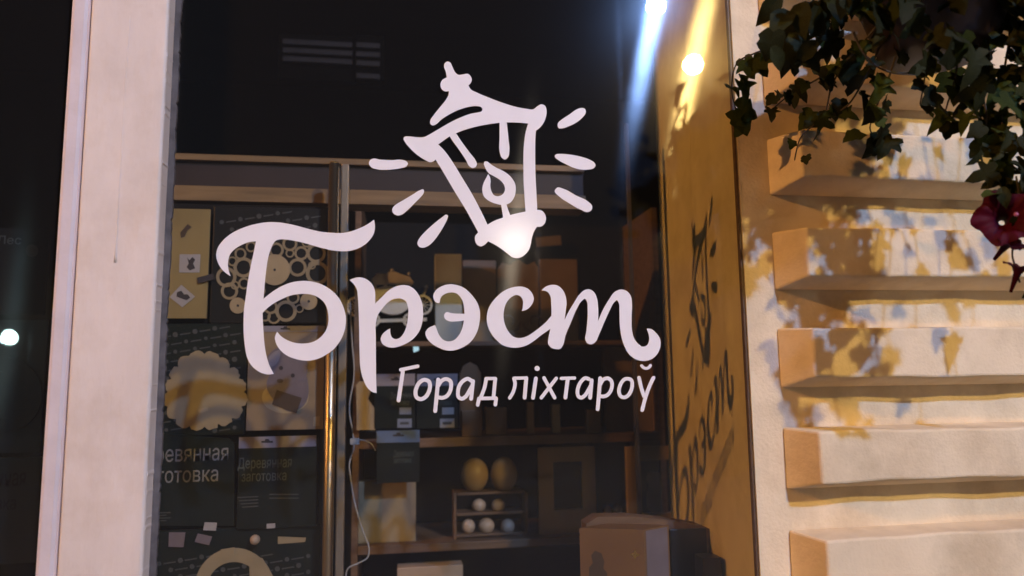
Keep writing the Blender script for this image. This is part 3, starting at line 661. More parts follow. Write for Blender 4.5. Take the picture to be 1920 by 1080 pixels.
for s in (-1, 1):
    pts = []
    for k in range(26):
        q = k / 25 * 2.2 * math.pi; r_ = 22 - 15 * k / 25
        pts.append(P(978 + s * 24 - s * r_ * math.cos(q), 604 + r_ * math.sin(q), YS + 0.06))
    MB().tube(pts, 0.004, 6).build('scroll', M['brownwood'], sg, True)
box('scroll_foot', M['brownwood'], sg, P(945, 630, YS + .06).x, YS + 0.05, stand(0), P(1012, 630, YS + .06).x, YS + 0.07, P(980, 624, YS + .06).z)
# carriage model
YC = YS + 0.04
car = pthing('carriage_model', 735, 640, YC, 'pale filigree horse carriage model on the upper shelf', 'model')
px_poly('carriage_roof', M['filigree'], car, [(697, 524), (706, 514), (724, 514), (735, 508), (750, 514), (768, 520), (776, 530), (772, 534), (700, 534)], YC, 0.012)
for x in (703, 723, 745, 766): px_box('window_bar', M['filigree'], car, x - 3, 533, x + 3, 553, YC - 0.01, 0.008)
px_poly('carriage_body', M['filigree'], car, [(694, 552), (774, 552), (770, 572), (752, 588), (722, 588), (702, 574)], YC, 0.02, True)
for x, y in ((668, 575), (792, 572), (700, 600), (768, 600)):
    mb = MB(); px_ring(mb, x, y, 19 if y < 590 else 13, 4, YC - 0.012, 0.005, 22)
    wh = mb.build('wheel', M['filigree'], car)
    mb = MB(); rr_ = 16 if y < 590 else 10
    for k in range(6):
        q = math.pi * k / 6
        mb.tube([P(x - rr_ * math.cos(q), y - rr_ * math.sin(q), YC - 0.0145), P(x + rr_ * math.cos(q), y + rr_ * math.sin(q), YC - 0.0145)], 0.0011, 5)
    mb.build('spokes', M['filigree'], wh)
for x, y in ((735, 507), (767, 513), (799, 538)):
    MB().ball(P(x, y, YC - 0.01), 0.006).build('finial', M['filigree'], car, True)
MB().tube([P(774, 566, YC), P(795, 552, YC), P(799, 540, YC)], 0.004, 6).build('driver_rail', M['filigree'], car, True)
px_poly('undercarriage', M['filigree'], car, [(672, 600), (800, 596), (800, 602), (672, 606)], YC, 0.006)
# small card given a bluish glow
q = px_poly('glow_card', emit('card_glow', (0.55, 0.85, 1.0)), None, [(774.5, 647), (785, 646), (785.5, 657), (775.5, 661)], YS + 0.02, 0.002)
tag(q, 'tiny bright bluish glowing card under the third letter', 'screen')
# shelf 2 goods (standing at y=818)
for x0, x1, lab, st in ((702, 778, 'dark kit with lilac header and price stickers coloured with blue lamplight under the slogan start', 'sticker_bluelamp'), (782, 858, 'dark kit with lilac header and grey price stickers behind the slogan', 'sticker')):
    o = pthing('craft_kit', (x0 + x1) / 2, 803, YS - 0.05, lab, 'craft kit', 'kits with headers')
    Yk = YS - 0.05
    px_box('card', M['greenblack'], o, x0, 724, x1, 803, Yk, 0.006, 0.001)
    h_ = px_box('header_strip', M['header'], o, x0, 701, x1, 723.5, Yk - 0.0005, 0.002); euro(h_, (x0 + x1) / 2 + 3, 712, Yk - 0.0006, 1.1)
    text('Деревянная', M['textdim'], o, x0 + 30, 735, x0 + 70, 751, Yk - 0.0002, bold=0.004); text('заготовка', M['textdim'], o, x0 + 31, 752, x0 + 65, 760, Yk - 0.0002, bold=0.004)
    s1 = px_box('price_sticker', M[st], o, x0 + 47, 764, x0 + 69, 777, Yk - 0.0008, 0.0006); s2 = px_box('price_sticker', M[st], o, x0 + 43, 785, x0 + 70, 802, Yk - 0.0008, 0.0006)
    px_box('printed_price', M['greyprint'], s2, x0 + 48, 791, x0 + 65, 796, Yk - 0.0012, 0.0003)
Yk = YS - 0.08
o = pthing('craft_kit', 745, 900, Yk, 'dark hanging kit with header coloured with blue lamp reflection under the two header kits', 'craft kit', 'kits with headers')
px_box('card', M['greenblack'], o, 706, 830, 787, 905, Yk, 0.006, 0.001)
h_ = px_box('header_strip', M['header_bluelamp'], o, 706, 807, 787, 829.5, Yk - 0.0005, 0.002); euro(h_, 747, 817, Yk - 0.0006, 1.15)
text('Деревянная', M['textdim'], o, 738, 844, 776, 860, Yk - 0.0002, bold=0.004); text('заготовка', M['textdim'], o, 738, 860, 771, 868, Yk - 0.0002, bold=0.004)
q = px_poly('wooden_tag', M['ply2'], None, [(668, 722), (674, 715), (692, 716), (694, 736), (690, 748), (704, 768), (704, 806), (669, 806)], YS - 0.04, 0.006); tag(q, 'pale wooden house shaped tag right of the rails', 'tag')
q = px_poly('cutting_board', M['kraft'], None, [(862, 803*1.0), (862, 700), (868, 686), (881, 679), (894, 686), (901, 700), (903, 803)], YS + 0.02, 0.012, False); tag(q, 'brown rounded top cutting board behind the slogan', 'board')
slab('goods_box', 'kraft', 866, 904, 770, 1, YS - 0.005, 0.02, 'low brown carton in front of the cutting board', 'box')
slab('goods_box', 'brownboard', 988, 1001, 754, 1, YS + 0.05, 0.02, 'slim brown box, left one behind the middle of the slogan', 'box', group='slim boxes')
slab('goods_box', 'ply', 1035, 1050, 758, 1, YS + 0.05, 0.03, 'slim mustard box, right one behind the middle of the slogan', 'box', group='slim boxes')
slab('goods_box', 'brownboard', 1100, 1126, 768, 1, YS + 0.03, 0.03, 'small brown box below the slogan near its end', 'box')
slab('goods_box', 'brownboard', 910, 950, 764, 1, YS + 0.06, 0.03, 'dark brown box right of the low carton', 'box')
slab('wooden_board', 'brownboard', 1132, 1228, 650, 1, YS + 0.04, 0.03, 'large brown board behind the end of the slogan', 'board')
# shelf 3 goods (standing at y=1012)
Y3 = YS + 0.05
es = pthing('egg_stand', 920, 995, Y3, 'wooden stand holding rows of turned wooden eggs', 'stand')
for y_, (x0, x1) in ((922, (856, 980)), (960, (856, 980)), (1000, (850, 985))):
    a = P(x0, y_, Y3); b = P(x1, y_, Y3); box('rail', M['brownwood'], es, a.x, Y3 - 0.03, a.z - 0.008, b.x, Y3 + 0.05, a.z, 0.001)
for x_ in (852, 984):
    a = P(x_, 922, Y3); box('stand_side', M['brownwood'], es, a.x - 0.004, Y3 - 0.031, stand(2), a.x + 0.004, Y3 + 0.051, a.z)
for x, y, rx, rz, m_, lb in ((890, 922, 26, 31, 'egg', 'large turned wooden egg, left of the top pair on the stand'), (945, 922, 25, 32, 'egg', 'large turned wooden egg, right of the top pair on the stand'),
                      (898, 960, 13, 12, 'egg2', 'small wooden ball, left one of the middle row'), (934, 960, 13, 12, 'egg2', 'small wooden ball, right one of the middle row'),
                      (878, 1000, 13, 13, 'egg2', 'small wooden ball, left one of the bottom row'), (912, 1000, 15, 14, 'egg2', 'small pale wooden ball in the centre of the bottom row'), (952, 1000, 13, 13, 'egg2', 'small wooden ball, right one of the bottom row')):
    b_ = P(x, y, Y3); s_ = (P(x + 10, y, Y3).x - b_.x) / 10
    q = MB().ball((b_.x, b_.y, b_.z + rz * s_), rx * s_, rx * s_, rz * s_, 20, 14).build('wooden_egg', M[m_], None, True); tag(q, lb, 'egg', 'turned eggs on the stand')
def frame(x0, y0, x1, y1, i0, j0, i1, j1, Y, label, m_, si):
    o = pthing('photo_holder', (x0 + x1) / 2, 1012, Y, label, 'frame')
    a, c, b, t = R(x0, y0, x1, y1, Y); a2_, c2, b2, t2 = R(i0, j0, i1, j1, Y); c = stand(si)
    MB().prism([[(a, c), (b, c), (b, t), (a, t)], [(a2_, c2), (b2, c2), (b2, t2), (a2_, t2)]], Y, Y + 0.016).build('frame', M[m_], o)
    box('backing', M['black'], o, a2_ - 0.004, Y + 0.0165, c2 - 0.004, b2 + 0.004, Y + 0.02, t2 + 0.004)
    return o
frame(1010, 838, 1117, 990, 1038, 866, 1092, 956, YS + 0.03, 'wooden picture frame with a black opening on the lower shelf', 'plywarm', 2)
o = frame(1176, 836, 1300, 990, 1202, 862, 1284, 962, YS - 0.02, 'wooden frame holding a jug picture beside the yellow panel', 'plywarm', 2)
px_poly('printed_jug', M['tan'], o, [(1212, 898), (1216, 886), (1238, 888), (1240, 905), (1248, 930), (1244, 958), (1220, 960), (1212, 930), (1216, 910)], YS - 0.004, 0.0006, True)
for x, y, lb in ((1141, 1000, 'left one of two small turned figures between the frames'), (1160, 1000, 'right one of two small turned figures between the frames')):
    b_ = P(x, 1012, Y3); q = MB().lathe((b_.x, Y3, stand(2)), [(0.010, 0), (0.006, 0.02), (0.005, 0.05), (0.013, 0.058), (0.015, 0.070), (0.010, 0.08), (0.002, 0.083)], 14).build('turned_figure', M['egg2'], None, True)
    tag(q, lb, 'figure', 'turned figures between the frames')
q = slab('goods_box', 'ply', 668, 780, 902, 2, YS + 0.02, 0.06, 'wide mustard carton on the lower shelf beside the cable', 'box')
q = slab('goods_box', 'egg2', 745, 868, 1062, 3, YS - 0.01, 0.06, 'pale carton on the bottom shelf under the eggs', 'box')
# white cable by the rails
pts = [(656, 560), (660, 640), (664, 700), (655, 770), (662, 815), (664, 835), (655, 870), (658, 900), (668, 955), (682, 1000), (692, 1030), (690, 1044), (672, 1056), (652, 1066), (648, 1090)]
W = [P(q.x, q.y, YR - 0.012) for q in spline(pts, False, 5)]
cab = pthing('cable', 650, 1090, YR - 0.012, 'thin white cable dangling beside the rails', 'cable')
MB().tube(W, 0.0022, 8).build('cord', M['cable'], cab, True)
W = [P(q.x, q.y, YR - 0.012) for q in spline([(660, 826), (680, 825), (696, 832), (704, 845)], False, 5)]
MB().tube(W, 0.0018, 8).build('cord', M['cable'], cab, True)
px_box('plug', M['cable'], cab, 656, 822, 674, 834, YR - 0.018, 0.01, 0.002)
# faint louvred unit in the dark upper part, tall dull lilac bar near the panel
YL = 1.15
for x0, x1, ys, lb in ((530, 660, (76, 92, 108), 'dim louvred vent panel high in the dark shop'), (668, 712, (80, 97, 114, 138), 'narrow dim louvre beside the vent panel')):
    o = pthing('vent', (x0 + x1) / 2, 150, YL, lb, 'vent')
    px_box('vent_back', M['vent'], o, x0 - 8, 66, x1 + 8, 150, YL + 0.01, 0.05)
    for y in ys: px_box('louvre', M['louvre'], o, x0, y, x1, y + 9, YL - 0.01, 0.018)
pr = pthing('upright_bar', 1175, 590, 0.40, 'thin upright lilac bar between the emblem rays and yellow panel', 'profile')
a = P(1175, 232, 0.40); b = P(1175, 590, 0.40)
box('profile_bar', M['lilacbar'], pr, a.x - 0.004, 0.396, 0.06, a.x + 0.004, 0.412, a.z)
# ---- goods close to the glass at lower right
ledge = pthing('display_ledge', 1180, 1300, 0.2, 'dark display ledge inside the window at lower right', 'ledge')
zl = P(1180, 1250, 0.18).z
box('ledge_top', M['brownwood'], ledge, P(1040, 1200, .18).x, 0.02, zl - 0.03, GR + 0.003, 0.42, zl)
for x_ in (0.42, 0.72): box('ledge_leg', M['brownwood'], ledge, x_ - 0.015, 0.2, 0.06, x_ + 0.015, 0.23, zl - 0.03)
bx_ = pthing('souvenir_box', 1160, 1250, 0.16, 'brown souvenir carton with dark figure print at the lower right', 'box')
p0 = P(1086, 990, 0.20); p1 = P(1207, 1006, 0.15); p2 = P(1255, 1014, 0.19)
def quadbox(mb, a, b, c, ztop_a, ztop_b, ztop_c, z0):
    mb.add([(a.x, a.y, z0), (b.x, b.y, z0), (c.x, c.y, z0), (a.x + c.x - b.x, a.y + c.y - b.y, z0),
            (a.x, a.y, ztop_a), (b.x, b.y, ztop_a), (c.x, c.y, ztop_a), (a.x + c.x - b.x, a.y + c.y - b.y, ztop_a)],
           [(0, 1, 5, 4), (1, 2, 6, 5), (2, 3, 7, 6), (3, 0, 4, 7), (4, 5, 6, 7), (3, 2, 1, 0)])
    return mb
quadbox(MB(), p0, p1, p2, p0.z, p0.z, p0.z, zl + 0.0005).build('carton', M['kraft'], bx_, bevel=0.001)
# pale window on the short side of the carton
d_ = (p2 - p1); d_.z = 0; n_ = Vector((d_.y, -d_.x, 0)).normalized()
def side(u0, u1, z0, z1, name, m, base, dirv, nrm, th=0.0008):
    a = base + dirv * u0; b = base + dirv * u1
    vs = [(a.x, a.y, z0), (b.x, b.y, z0), (b.x, b.y, z1), (a.x, a.y, z1)]; n2 = nrm * th
    vs = [tuple(Vector(v) + nrm * 0.0003) for v in vs] + [tuple(Vector(v) + n2 + nrm * 0.0003) for v in vs]
    return MB().add(vs, [(4, 5, 6, 7), (0, 1, 5, 4), (1, 2, 6, 5), (2, 3, 7, 6), (3, 0, 4, 7), (3, 2, 1, 0)]).build(name, m, bx_)
side(0.08, 0.92, zl + 0.02, p0.z - 0.004, 'side_label', M['lilac'], p1, d_, n_)
e_ = (p1 - p0); e_.z = 0; m_ = Vector((e_.y, -e_.x, 0)).normalized()
fp = [(0.14, 0), (0.14, 0.035), (0.20, 0.05), (0.18, 0.075), (0.24, 0.09), (0.34, 0.082), (0.38, 0.055), (0.36, 0.035), (0.42, 0.02), (0.42, 0)]
zf = P(1115, 1085, 0.19).z
def onface(pts, name, m, th=0.0006):
    tri = tessellate_polygon([[Vector((u, v, 0)) for u, v in pts]])
    base = [p0 + e_ * u for u, v in pts]
    V_ = [Vector((b.x, b.y, v)) + m_ * 0.0006 for b, (u, v) in zip(base, pts)]
    return MB().add([tuple(v) for v in V_], tri).build(name, m, bx_)
onface([(u, zf + v * 0.7) for u, v in fp], 'printed_figure', M['brownprint'])
zst = P(1195, 1040, 0.155).z
st = []
for k in range(8):
    q = math.pi / 4 * k; r_ = 0.012 if k % 2 == 0 else 0.005
    st.append((0.86 + r_ * math.cos(q) / e_.length, zst + r_ * math.sin(q)))
onface(st, 'star_glint', M['gold'])  # star-shaped glint on the carton, laid on as a gold patch
tr = pthing('wooden_tray', 1200, 1010, 0.30, 'dark brown curved tray edge behind the souvenir carton', 'tray')
px_poly('tray_front', M['brownwood'], tr, [(1090, 975), (1110, 962), (1170, 961), (1240, 968), (1300, 978), (1330, 990), (1333, 1250), (1090, 1250)], 0.30, 0.05)
for x0, y0, x1, Y, lb in ((1262, 992, 1330, 0.24, 'tall dark box in front of the yellow panel'), (1322, 1046, 1357, 0.16, 'low dark box against the foot of the yellow panel')):
    a, c, b, t = R(x0, y0, x1, 1250, Y); q = box('dark_box', M['black'], None, a, Y, zl + 0.0005, min(b, GR - 0.004), Y + 0.05, t, 0.001); tag(q, lb, 'box', 'dark boxes by the panel')
# ---- goods seen dimly through the left pane
o = pthing('craft_kit', 40, 590, YR, 'dim dark craft board in the dark pane left of the post', 'craft kit')
px_box('card', M['dark'], o, -60, 428, 88, 590, YR + 0.2, 0.006)
px_poly('printed_blob', M['maroon'], o, circ(60, 470, 12, 14), YR + 0.199, 0.0005)
text('Лес', M['greyprint'], o, -5, 442, 40, 458, YR + 0.1985)
o = pthing('craft_kit', 40, 1000, YR, 'dim black bag with faint lettering in the dark pane left of the post', 'craft kit')
px_box('bag', M['greenblack'], o, -160, 860, 75, 1060, YR + 0.2, 0.006)
text('Деревянная', M['louvre'], o, -100, 880, 48, 922, YR + 0.1985, bold=0.004); text('заготовка', M['louvre'], o, -85, 938, 30, 958, YR + 0.1985, bold=0.004)
o = pthing('craft_kit', 30, 860, YR, 'dim dark wooden wreath on a bag in the dark pane left of the post', 'craft kit')
px_box('bag', M['black'], o, -120, 600, 82, 850, YR + 0.2, 0.006)
mb = MB(); px_ring(mb, 10, 740, 70, 26, YR + 0.198, 0.004, 30); mb.build('wreath', M['black'], o)

# ------------------------------------------------------------------ hanging basket, ivy and petunias
YB = -0.345
bc = P(1745, -60, YB); bot = P(1700, 103, YB).z
zr = bot + 0.15
bask = thing('hanging_basket', (bc.x, YB, bot), 'dark brown hanging pot half hidden by ivy at the upper right', 'hanging pot')
MB().lathe((bc.x, YB, bot), [(0.085, 0.0), (0.098, 0.006), (0.135, 0.135), (0.142, 0.136), (0.142, 0.15), (0.130, 0.15), (0.126, 0.125)], 28).build('pot', M['pot'], bask, True)
MB().lathe((bc.x, YB, bot), [(0.124, 0.118), (0.124, 0.126), (0.05, 0.134)], 20).build('soil', M['soil'], bask, True)
for k in range(3):
    q = 2 * math.pi * k / 3 + 0.4
    MB().tube([(bc.x + 0.138 * math.cos(q), YB + 0.138 * math.sin(q), zr), (bc.x, YB, zr + 0.34)], 0.0016, 6).build('hanger_wire', M['wire'], bask)
br = thing('wall_bracket', (bc.x, -0.13, zr + 0.36), 'black iron bracket arm holding the hanging pot above the frame', 'bracket')
MB().tube([(bc.x, -0.13, zr + 0.37), (bc.x, YB - 0.03, zr + 0.37), (bc.x, YB - 0.03, zr + 0.34), (bc.x, YB, zr + 0.335)], 0.006, 8).build('arm', M['iron'], br)
box('wall_plate', M['iron'], br, bc.x - 0.03, -0.132, zr + 0.25, bc.x + 0.03, -0.122, zr + 0.42)

RM = random.Random(21)
def leaf_mesh(name, kind, m):
    if kind == 'ivy': half = [(0.0, 0.0), (0.14, -0.15), (0.34, -0.13), (0.42, -0.02), (0.33, 0.12), (0.50, 0.26), (0.56, 0.38), (0.38, 0.40), (0.24, 0.44), (0.24, 0.62), (0.15, 0.85), (0.0, 1.05)]
    elif kind == 'round': half = [(0.0, 0.0), (0.18, -0.12), (0.40, -0.04), (0.46, 0.12), (0.40, 0.24), (0.50, 0.44), (0.38, 0.58), (0.24, 0.62), (0.18, 0.80), (0.0, 0.95)]
    else: half = [(0.0, 0.0), (0.16, 0.08), (0.28, 0.30), (0.29, 0.55), (0.18, 0.82), (0.0, 1.0)]
    curl = RM.uniform(0.1, 0.6); fold = RM.uniform(-0.1, 0.45); tw = RM.uniform(-0.3, 0.3)
    vs = [(0, 0.0, 0.0), (0, 0.38, 0.0), (0, 0.7, 0.0)]; fs = []
    Z = lambda x, y: fold * abs(x) - curl * y * y + tw * x * y + 0.03 * math.sin(11 * y + 9 * x)
    for s_ in (1, -1):
        b0 = len(vs); n = len(half)
        for x, y in half:
            x = x * RM.uniform(0.85, 1.15); y = y + (RM.uniform(-0.04, 0.04) if 0.01 < x else 0)
            vs.append((s_ * x, y, 0))
        for i in range(n - 1):
            c = 1 if half[i][1] < 0.55 else 2
            fs.append((c, b0 + i, b0 + i + 1) if s_ > 0 else (c, b0 + i + 1, b0 + i))
            if c == 1 and half[i + 1][1] >= 0.55: fs.append((1, b0 + i + 1, 2) if s_ > 0 else (1, 2, b0 + i + 1))
    vs = [(x, y, Z(x, y)) for x, y, _ in vs]
    me = bpy.data.meshes.new(name); me.from_pydata(vs, [], fs); me.update(); me.materials.append(m)
    for p in me.polygons: p.use_smooth = True
    return me
LG = [leaf_mesh('leaf', k_, M['ivy']) for k_ in ('ivy', 'round', 'ivy', 'round', 'ivy', 'ivy')]
LD = [leaf_mesh('leaf', k_, M['ivy2']) for k_ in ('ivy', 'round', 'ivy', 'round', 'ivy', 'ivy')]
LM = LG + LD
LO = [leaf_mesh('leaf', 'oval', M['ivy']), leaf_mesh('leaf', 'oval', M['ivy2'])]
RL = random.Random(5)
NLEAF = [0]
def leaf(parent, p, size, me, face=None):
    o = bpy.data.objects.new('leaf', me)
    f = face or Vector((RL.uniform(-0.7, 0.5), -1.0, RL.uniform(-0.2, 0.9)))
    f = (f + Vector((RL.uniform(-.5, .5), RL.uniform(-.5, .5), RL.uniform(-.5, .5)))).normalized()
    tip = Vector((RL.uniform(-0.8, 0.8), RL.uniform(-0.3, 0.3), -1.0 + RL.uniform(-0.2, 0.9)))
    tip = (tip - f * tip.dot(f)).normalized(); sd = tip.cross(f)
    mt = Matrix(((sd.x, tip.x, f.x), (sd.y, tip.y, f.y), (sd.z, tip.z, f.z)))
    o.rotation_euler = mt.to_euler(); o.location = p - wloc(parent); o.scale = (size, size, size)
    put(o, parent); NLEAF[0] += 1; return o
ivy = thing('ivy_plant', (bc.x, YB, zr), 'trailing ivy hanging from the pot with many lobed leaves and thin runners', 'plant')
VINES = [  # px path, depths, leaf count, leaf size, dark share
 ([(1620, -40), (1540, 40), (1470, 80), (1415, 100), (1384, 116), (1372, 160), (1380, 205), (1398, 238)], (-0.313, -0.065), 16, 0.044, 0.0),
 ([(1640, -60), (1560, -10), (1510, 30), (1488, 80), (1470, 120)], (-0.345, -0.233), 14, 0.052, 1.0),
 ([(1650, 40), (1590, 110), (1530, 150), (1480, 178), (1448, 205)], (-0.345, -0.153), 15, 0.040, 0.75),
 ([(1660, 60), (1620, 150), (1580, 205), (1545, 218), (1512, 240)], (-0.345, -0.169), 12, 0.036, 0.7),
 ([(1670, 60), (1600, 100), (1560, 160), (1545, 215), (1500, 260), (1490, 300)], (-0.305, -0.185), 9, 0.030, 0.8),
 ([(1690, 70), (1665, 150), (1640, 210), (1632, 245), (1655, 268)], (-0.345, -0.297), 12, 0.038, 0.6),
 ([(1600, 60), (1618, 98), (1650, 128), (1700, 137), (1745, 120), (1790, 100)], (-0.385, -0.361), 4, 0.032, 0.6),
 ([(1780, 60), (1740, 120), (1730, 170), (1725, 195)], (-0.361, -0.345), 9, 0.040, 0.8),
 ([(1800, 60), (1790, 150), (1775, 200), (1768, 225)], (-0.361, -0.329), 10, 0.042, 0.6),
 ([(1850, 40), (1830, 130), (1850, 220), (1838, 290), (1858, 345)], (-0.409, -0.385), 16, 0.046, 0.6),
 ([(1900, 40), (1880, 160), (1880, 250), (1890, 340)], (-0.409, -0.393), 15, 0.046, 0.6),
 ([(1950, 40), (1930, 160), (1925, 270), (1915, 360)], (-0.409, -0.409), 12, 0.046, 0.6),
 ([(1990, 40), (2000, 200), (1985, 330), (1990, 450)], (-0.425, -0.441), 8, 0.046, 0.5),
 ([(1700, -60), (1820, -20), (1890, 40), (1915, 110)], (-0.425, -0.425), 14, 0.050, 0.6),
 ([(1640, -60), (1700, 20), (1760, 70), (1810, 110)], (-0.457, -0.473), 12, 0.050, 0.9),
 ([(1560, -80), (1580, -10), (1620, 20), (1650, 55)], (-0.441, -0.441), 10, 0.048, 0.9),
]
for path, (d0, d1), n_, sz, dk in VINES:
    sp = spline(path, False, 6); L_ = len(sp)
    W = [P(q.x, q.y, d0 + (d1 - d0) * i / (L_ - 1)) for i, q in enumerate(sp)]
    MB().tube(W, [0.0022 - 0.0010 * i / (L_ - 1) for i in range(L_)], 6).build('runner', M['stem'], ivy, True)
    for k in range(n_):
        i = int((k + 0.7) / (n_ + 0.2) * (L_ - 1)); p = W[min(i, L_ - 1)]
        q = p + Vector((RL.uniform(-.022, .022), RL.uniform(-.03, .012), RL.uniform(-.012, .016)))
        dark_ = RL.random() < dk
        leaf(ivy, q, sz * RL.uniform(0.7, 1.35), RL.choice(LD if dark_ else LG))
for k in range(80):                       # the dense head of the plant over the pot
    q = RL.choice((RL.uniform(0, 2 * math.pi), RL.uniform(math.pi, 2 * math.pi))); r_ = 0.05 + 0.17 * RL.random() ** 0.6
    p = Vector((bc.x + r_ * math.cos(q), YB + -0.03 + r_ * math.sin(q) * 0.9, zr + RL.uniform(-0.10, 0.12) - (r_ - 0.1) * 0.25))
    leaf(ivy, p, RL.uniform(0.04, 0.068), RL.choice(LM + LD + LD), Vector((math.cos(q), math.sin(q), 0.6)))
for x, y, sz in ((1462, -10, .075), (1480, 20, .085), (1500, 5, .08), (1520, 30, .07), (1450, 60, .065), (1475, 70, .08), (1498, 66, .085), (1530, 75, .06), (1445, 88, .06), (1508, 95, .06), (1545, -5, .07), (1568, 10, .06)):
    leaf(ivy, P(x, y, -0.36 + RL.uniform(-.03, .03)), sz * 0.8, RL.choice((LO[1], LO[1], LD[1])), Vector((-0.4, -0.9, 0.0)))
# second pot just beyond the right edge of the frame; its trails shade the wall
b2 = Vector((1.24, -0.46, 2.50))
bask2 = thing('hanging_basket', tuple(b2 - Vector((0, 0, 0.15))), 'second dark hanging pot farther right along the wall', 'hanging pot')
MB().lathe((b2.x, b2.y, b2.z - 0.15), [(0.085, 0.0), (0.098, 0.006), (0.135, 0.135), (0.142, 0.136), (0.142, 0.15), (0.130, 0.15), (0.126, 0.125)], 28).build('pot', M['pot'], bask2, True)
MB().lathe((b2.x, b2.y, b2.z - 0.15), [(0.124, 0.118), (0.124, 0.126), (0.05, 0.134)], 20).build('soil', M['soil'], bask2, True)
for k in range(3):
    q = 2 * math.pi * k / 3 + 0.9
    MB().tube([(b2.x + 0.138 * math.cos(q), b2.y + 0.138 * math.sin(q), b2.z), (b2.x, b2.y, b2.z + 0.34)], 0.0016, 6).build('hanger_wire', M['wire'], bask2)
br2 = thing('wall_bracket', (b2.x, -0.13, b2.z + 0.36), 'black iron bracket arm of the second pot', 'bracket')
MB().tube([(b2.x, -0.13, b2.z + 0.37), (b2.x, b2.y - 0.03, b2.z + 0.37), (b2.x, b2.y - 0.03, b2.z + 0.34), (b2.x, b2.y, b2.z + 0.335)], 0.006, 8).build('arm', M['iron'], br2)
box('wall_plate', M['iron'], br2, b2.x - 0.03, -0.132, b2.z + 0.25, b2.x + 0.03, -0.122, b2.z + 0.42)
ivy2 = thing('ivy_plant', tuple(b2), 'ivy trailing from the second pot beyond the right edge', 'plant')
for k in range(26):
    q = RL.uniform(0, 2 * math.pi); r_ = 0.06 + 0.15 * RL.random() ** 0.6
    leaf(ivy2, Vector((b2.x + r_ * math.cos(q), b2.y + r_ * math.sin(q) * 0.8, b2.z + RL.uniform(-0.06, 0.08))), RL.uniform(0.04, 0.06), RL.choice(LM))
for dx, ln, n_ in ((-0.165, 0.62, 16), (-0.15, 0.84, 30), (-0.13, 0.70, 20), (-0.10, 0.90, 28), (-0.05, 0.74, 20), (-0.09, 0.52, 10), (-0.02, 0.66, 14), (0.05, 0.86, 16), (0.12, 0.54, 10), (0.18, 0.62, 10)):
    y_ = b2.y + RL.uniform(-0.10, 0.08)
    W = [Vector((b2.x + dx * 0.5, y_ * 0.5 + b2.y * 0.5, b2.z)), Vector((b2.x + dx * 0.9, y_, b2.z + 0.015))]
    for j in range(1, 9):
        W.append(Vector((b2.x + dx * (1 + 0.02 * j) + 0.012 * math.sin(j * 1.3 + dx * 30), y_ + 0.01 * math.sin(j), b2.z - ln * j / 8)))
    MB().tube(W, 0.0017, 6).build('runner', M['stem'], ivy2, True)
    for k in range(n_):
        i = 1 + int((k + 0.6) / n_ * 8.4); i = i if RL.random() < 0.4 else RL.randint(4, 9); p = W[min(i, 9)] + Vector((RL.uniform(-.03, .03), RL.uniform(-.03, .02), RL.uniform(-.02, .02)))
        leaf(ivy2, p, RL.uniform(0.026, 0.048), RL.choice(LM))
# petunias
pet = thing('petunia_plant', (bc.x + 0.02, YB - 0.03, zr), 'petunia with deep magenta flowers among the ivy at the right edge', 'plant')
def flower(c, axis, rad, tube_len, sag=0.0):
    axis = axis.normalized(); a = axis.cross(Vector((0, 0, 1))).normalized(); b = axis.cross(a)
    rings = [(-tube_len, 0.10), (-tube_len * 0.6, 0.16), (-tube_len * 0.25, 0.26), (-0.10, 0.45), (0.06, 0.75), (0.05, 1.0)]
    n = 40; vs = []; fs = []
    for h, r_ in rings:
        for k in range(n):
            q = 2 * math.pi * k / n
            rr_ = r_ * rad * (1 + (0.10 * math.cos(5 * q) + 0.03 * math.sin(11 * q)) * r_ * r_)
            hh = h * rad + r_ * r_ * rad * 0.10 * math.sin(10 * q + 1)
            vs.append(c + axis * hh + (a * math.cos(q) + b * math.sin(q)) * rr_)
    for i in range(len(rings) - 1):
        for k in range(n):
            k1 = (k + 1) % n; fs.append((i * n + k, i * n + k1, (i + 1) * n + k1, (i + 1) * n + k))
    return MB().add(vs, fs).build('flower', M['petal'], pet, True)
fc = P(1884, 408, -0.44)
f1 = flower(fc, Vector((-0.62, -0.78, -0.02)), 0.046, 1.3)
MB().ball(P(1905, 402, -0.475), 0.0035).build('stamen', M['petal2'], f1, True)
f2 = flower(P(1893, 452, -0.43), Vector((0.1, -0.75, 0.65)), 0.026, 1.6)
f3 = flower(P(1912, 500, -0.44), Vector((0.15, -0.35, 0.9)), 0.024, 1.9)
f4 = flower(P(1950, 380, -0.46), Vector((0.3, -0.8, 0.3)), 0.034, 1.5)
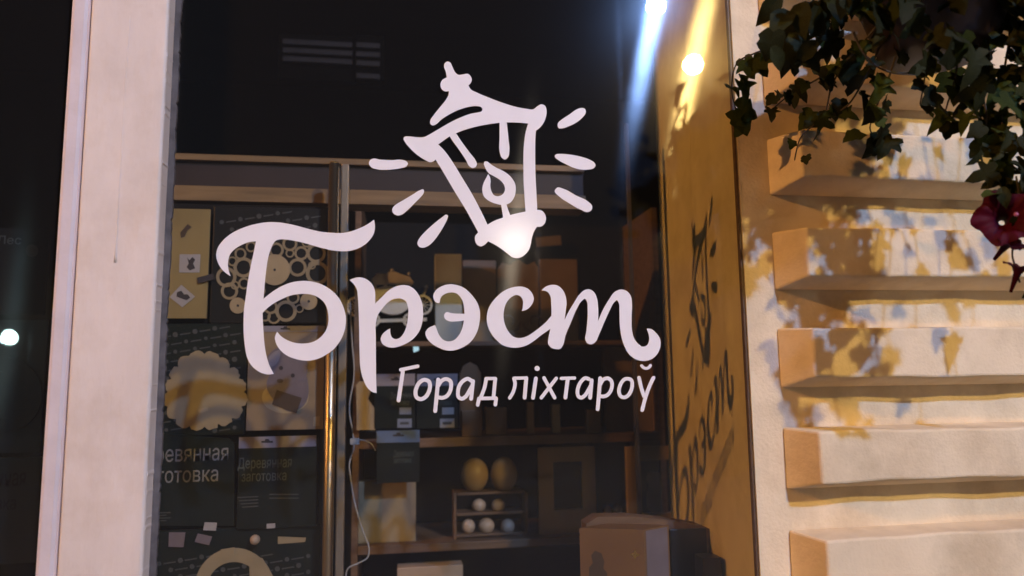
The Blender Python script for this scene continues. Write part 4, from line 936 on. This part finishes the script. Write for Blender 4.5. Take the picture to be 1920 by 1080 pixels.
W = [P(q.x, q.y, -0.42) for q in spline([(1905, 330), (1912, 380), (1905, 440), (1898, 478), (1905, 505), (1912, 530)], False, 5)]
MB().tube(W, 0.0016, 6).build('stem', M['stem'], pet, True)
for k in range(16):
    leaf(pet, P(RL.uniform(1850, 1960), RL.uniform(315, 375), -0.42 + RL.uniform(-.03, .03)), RL.uniform(0.03, 0.05), LO[RL.randint(0, 1)])

# ------------------------------------------------------------------ street lamps that light the scene and show in the glass
NAMES = dict(A='orange sodium street lamp far along the street to the left, throwing the lettering shadows', B='warm street lantern mirrored in the glass in front of the yellow panel',
             C='cold blue white street lamp mirrored at the top edge of the glass', D='warm street lantern whose glare falls on the emblem base',
             E='distant pale street lamp mirrored in the dark left pane')
for k in 'ABCDE':
    p = LAMPS[k]; d2 = (p - Vector((0.5, 0, 1.7))).length_squared
    rad = [q * d2 / BULB[k] ** 2 for q in LIT[k]]       # radiance of the bulb that gives this light at the window
    side_ = 1 if k not in 'AC' else -1
    gz = -0.12
    px_ = p.x + 0.45 * side_; py_ = p.y - (0.0 if k == 'A' else 0.35)
    o = thing('street_lamp', (px_, py_, gz), NAMES[k], 'street lamp', 'street lamps')
    MB().lathe((px_, py_, gz), [(0.14, 0), (0.14, 0.08), (0.08, 0.14), (0.055, 0.9), (0.045, p.z - gz + 0.3), (0.02, p.z - gz + 0.36)], 14).build('pole', M['iron'], o, True)
    MB().tube([(px_, py_, p.z + 0.25), ((px_ + p.x) / 2, (py_ + p.y) / 2, p.z + 0.36), (p.x, p.y, p.z + 0.32)], 0.022, 8).build('arm', M['iron'], o, True)
    MB().lathe((p.x, p.y, p.z), [(0.26, BULB[k] + 0.03), (0.26, BULB[k] + 0.045), (0.12, BULB[k] + 0.12), (0.04, BULB[k] + 0.17), (0.03, 0.34)], 18).build('lamp_hood', M['iron'], o, True)
    MB().lathe((p.x, p.y, p.z), [(0.05, BULB[k] - 0.012), (0.05, BULB[k] + 0.04)], 12).build('bulb_socket', M['iron'], o)
    MB().ball(p, BULB[k], seg=14, rings=8).build('bulb', emit('bulb_light', rad), o, True)
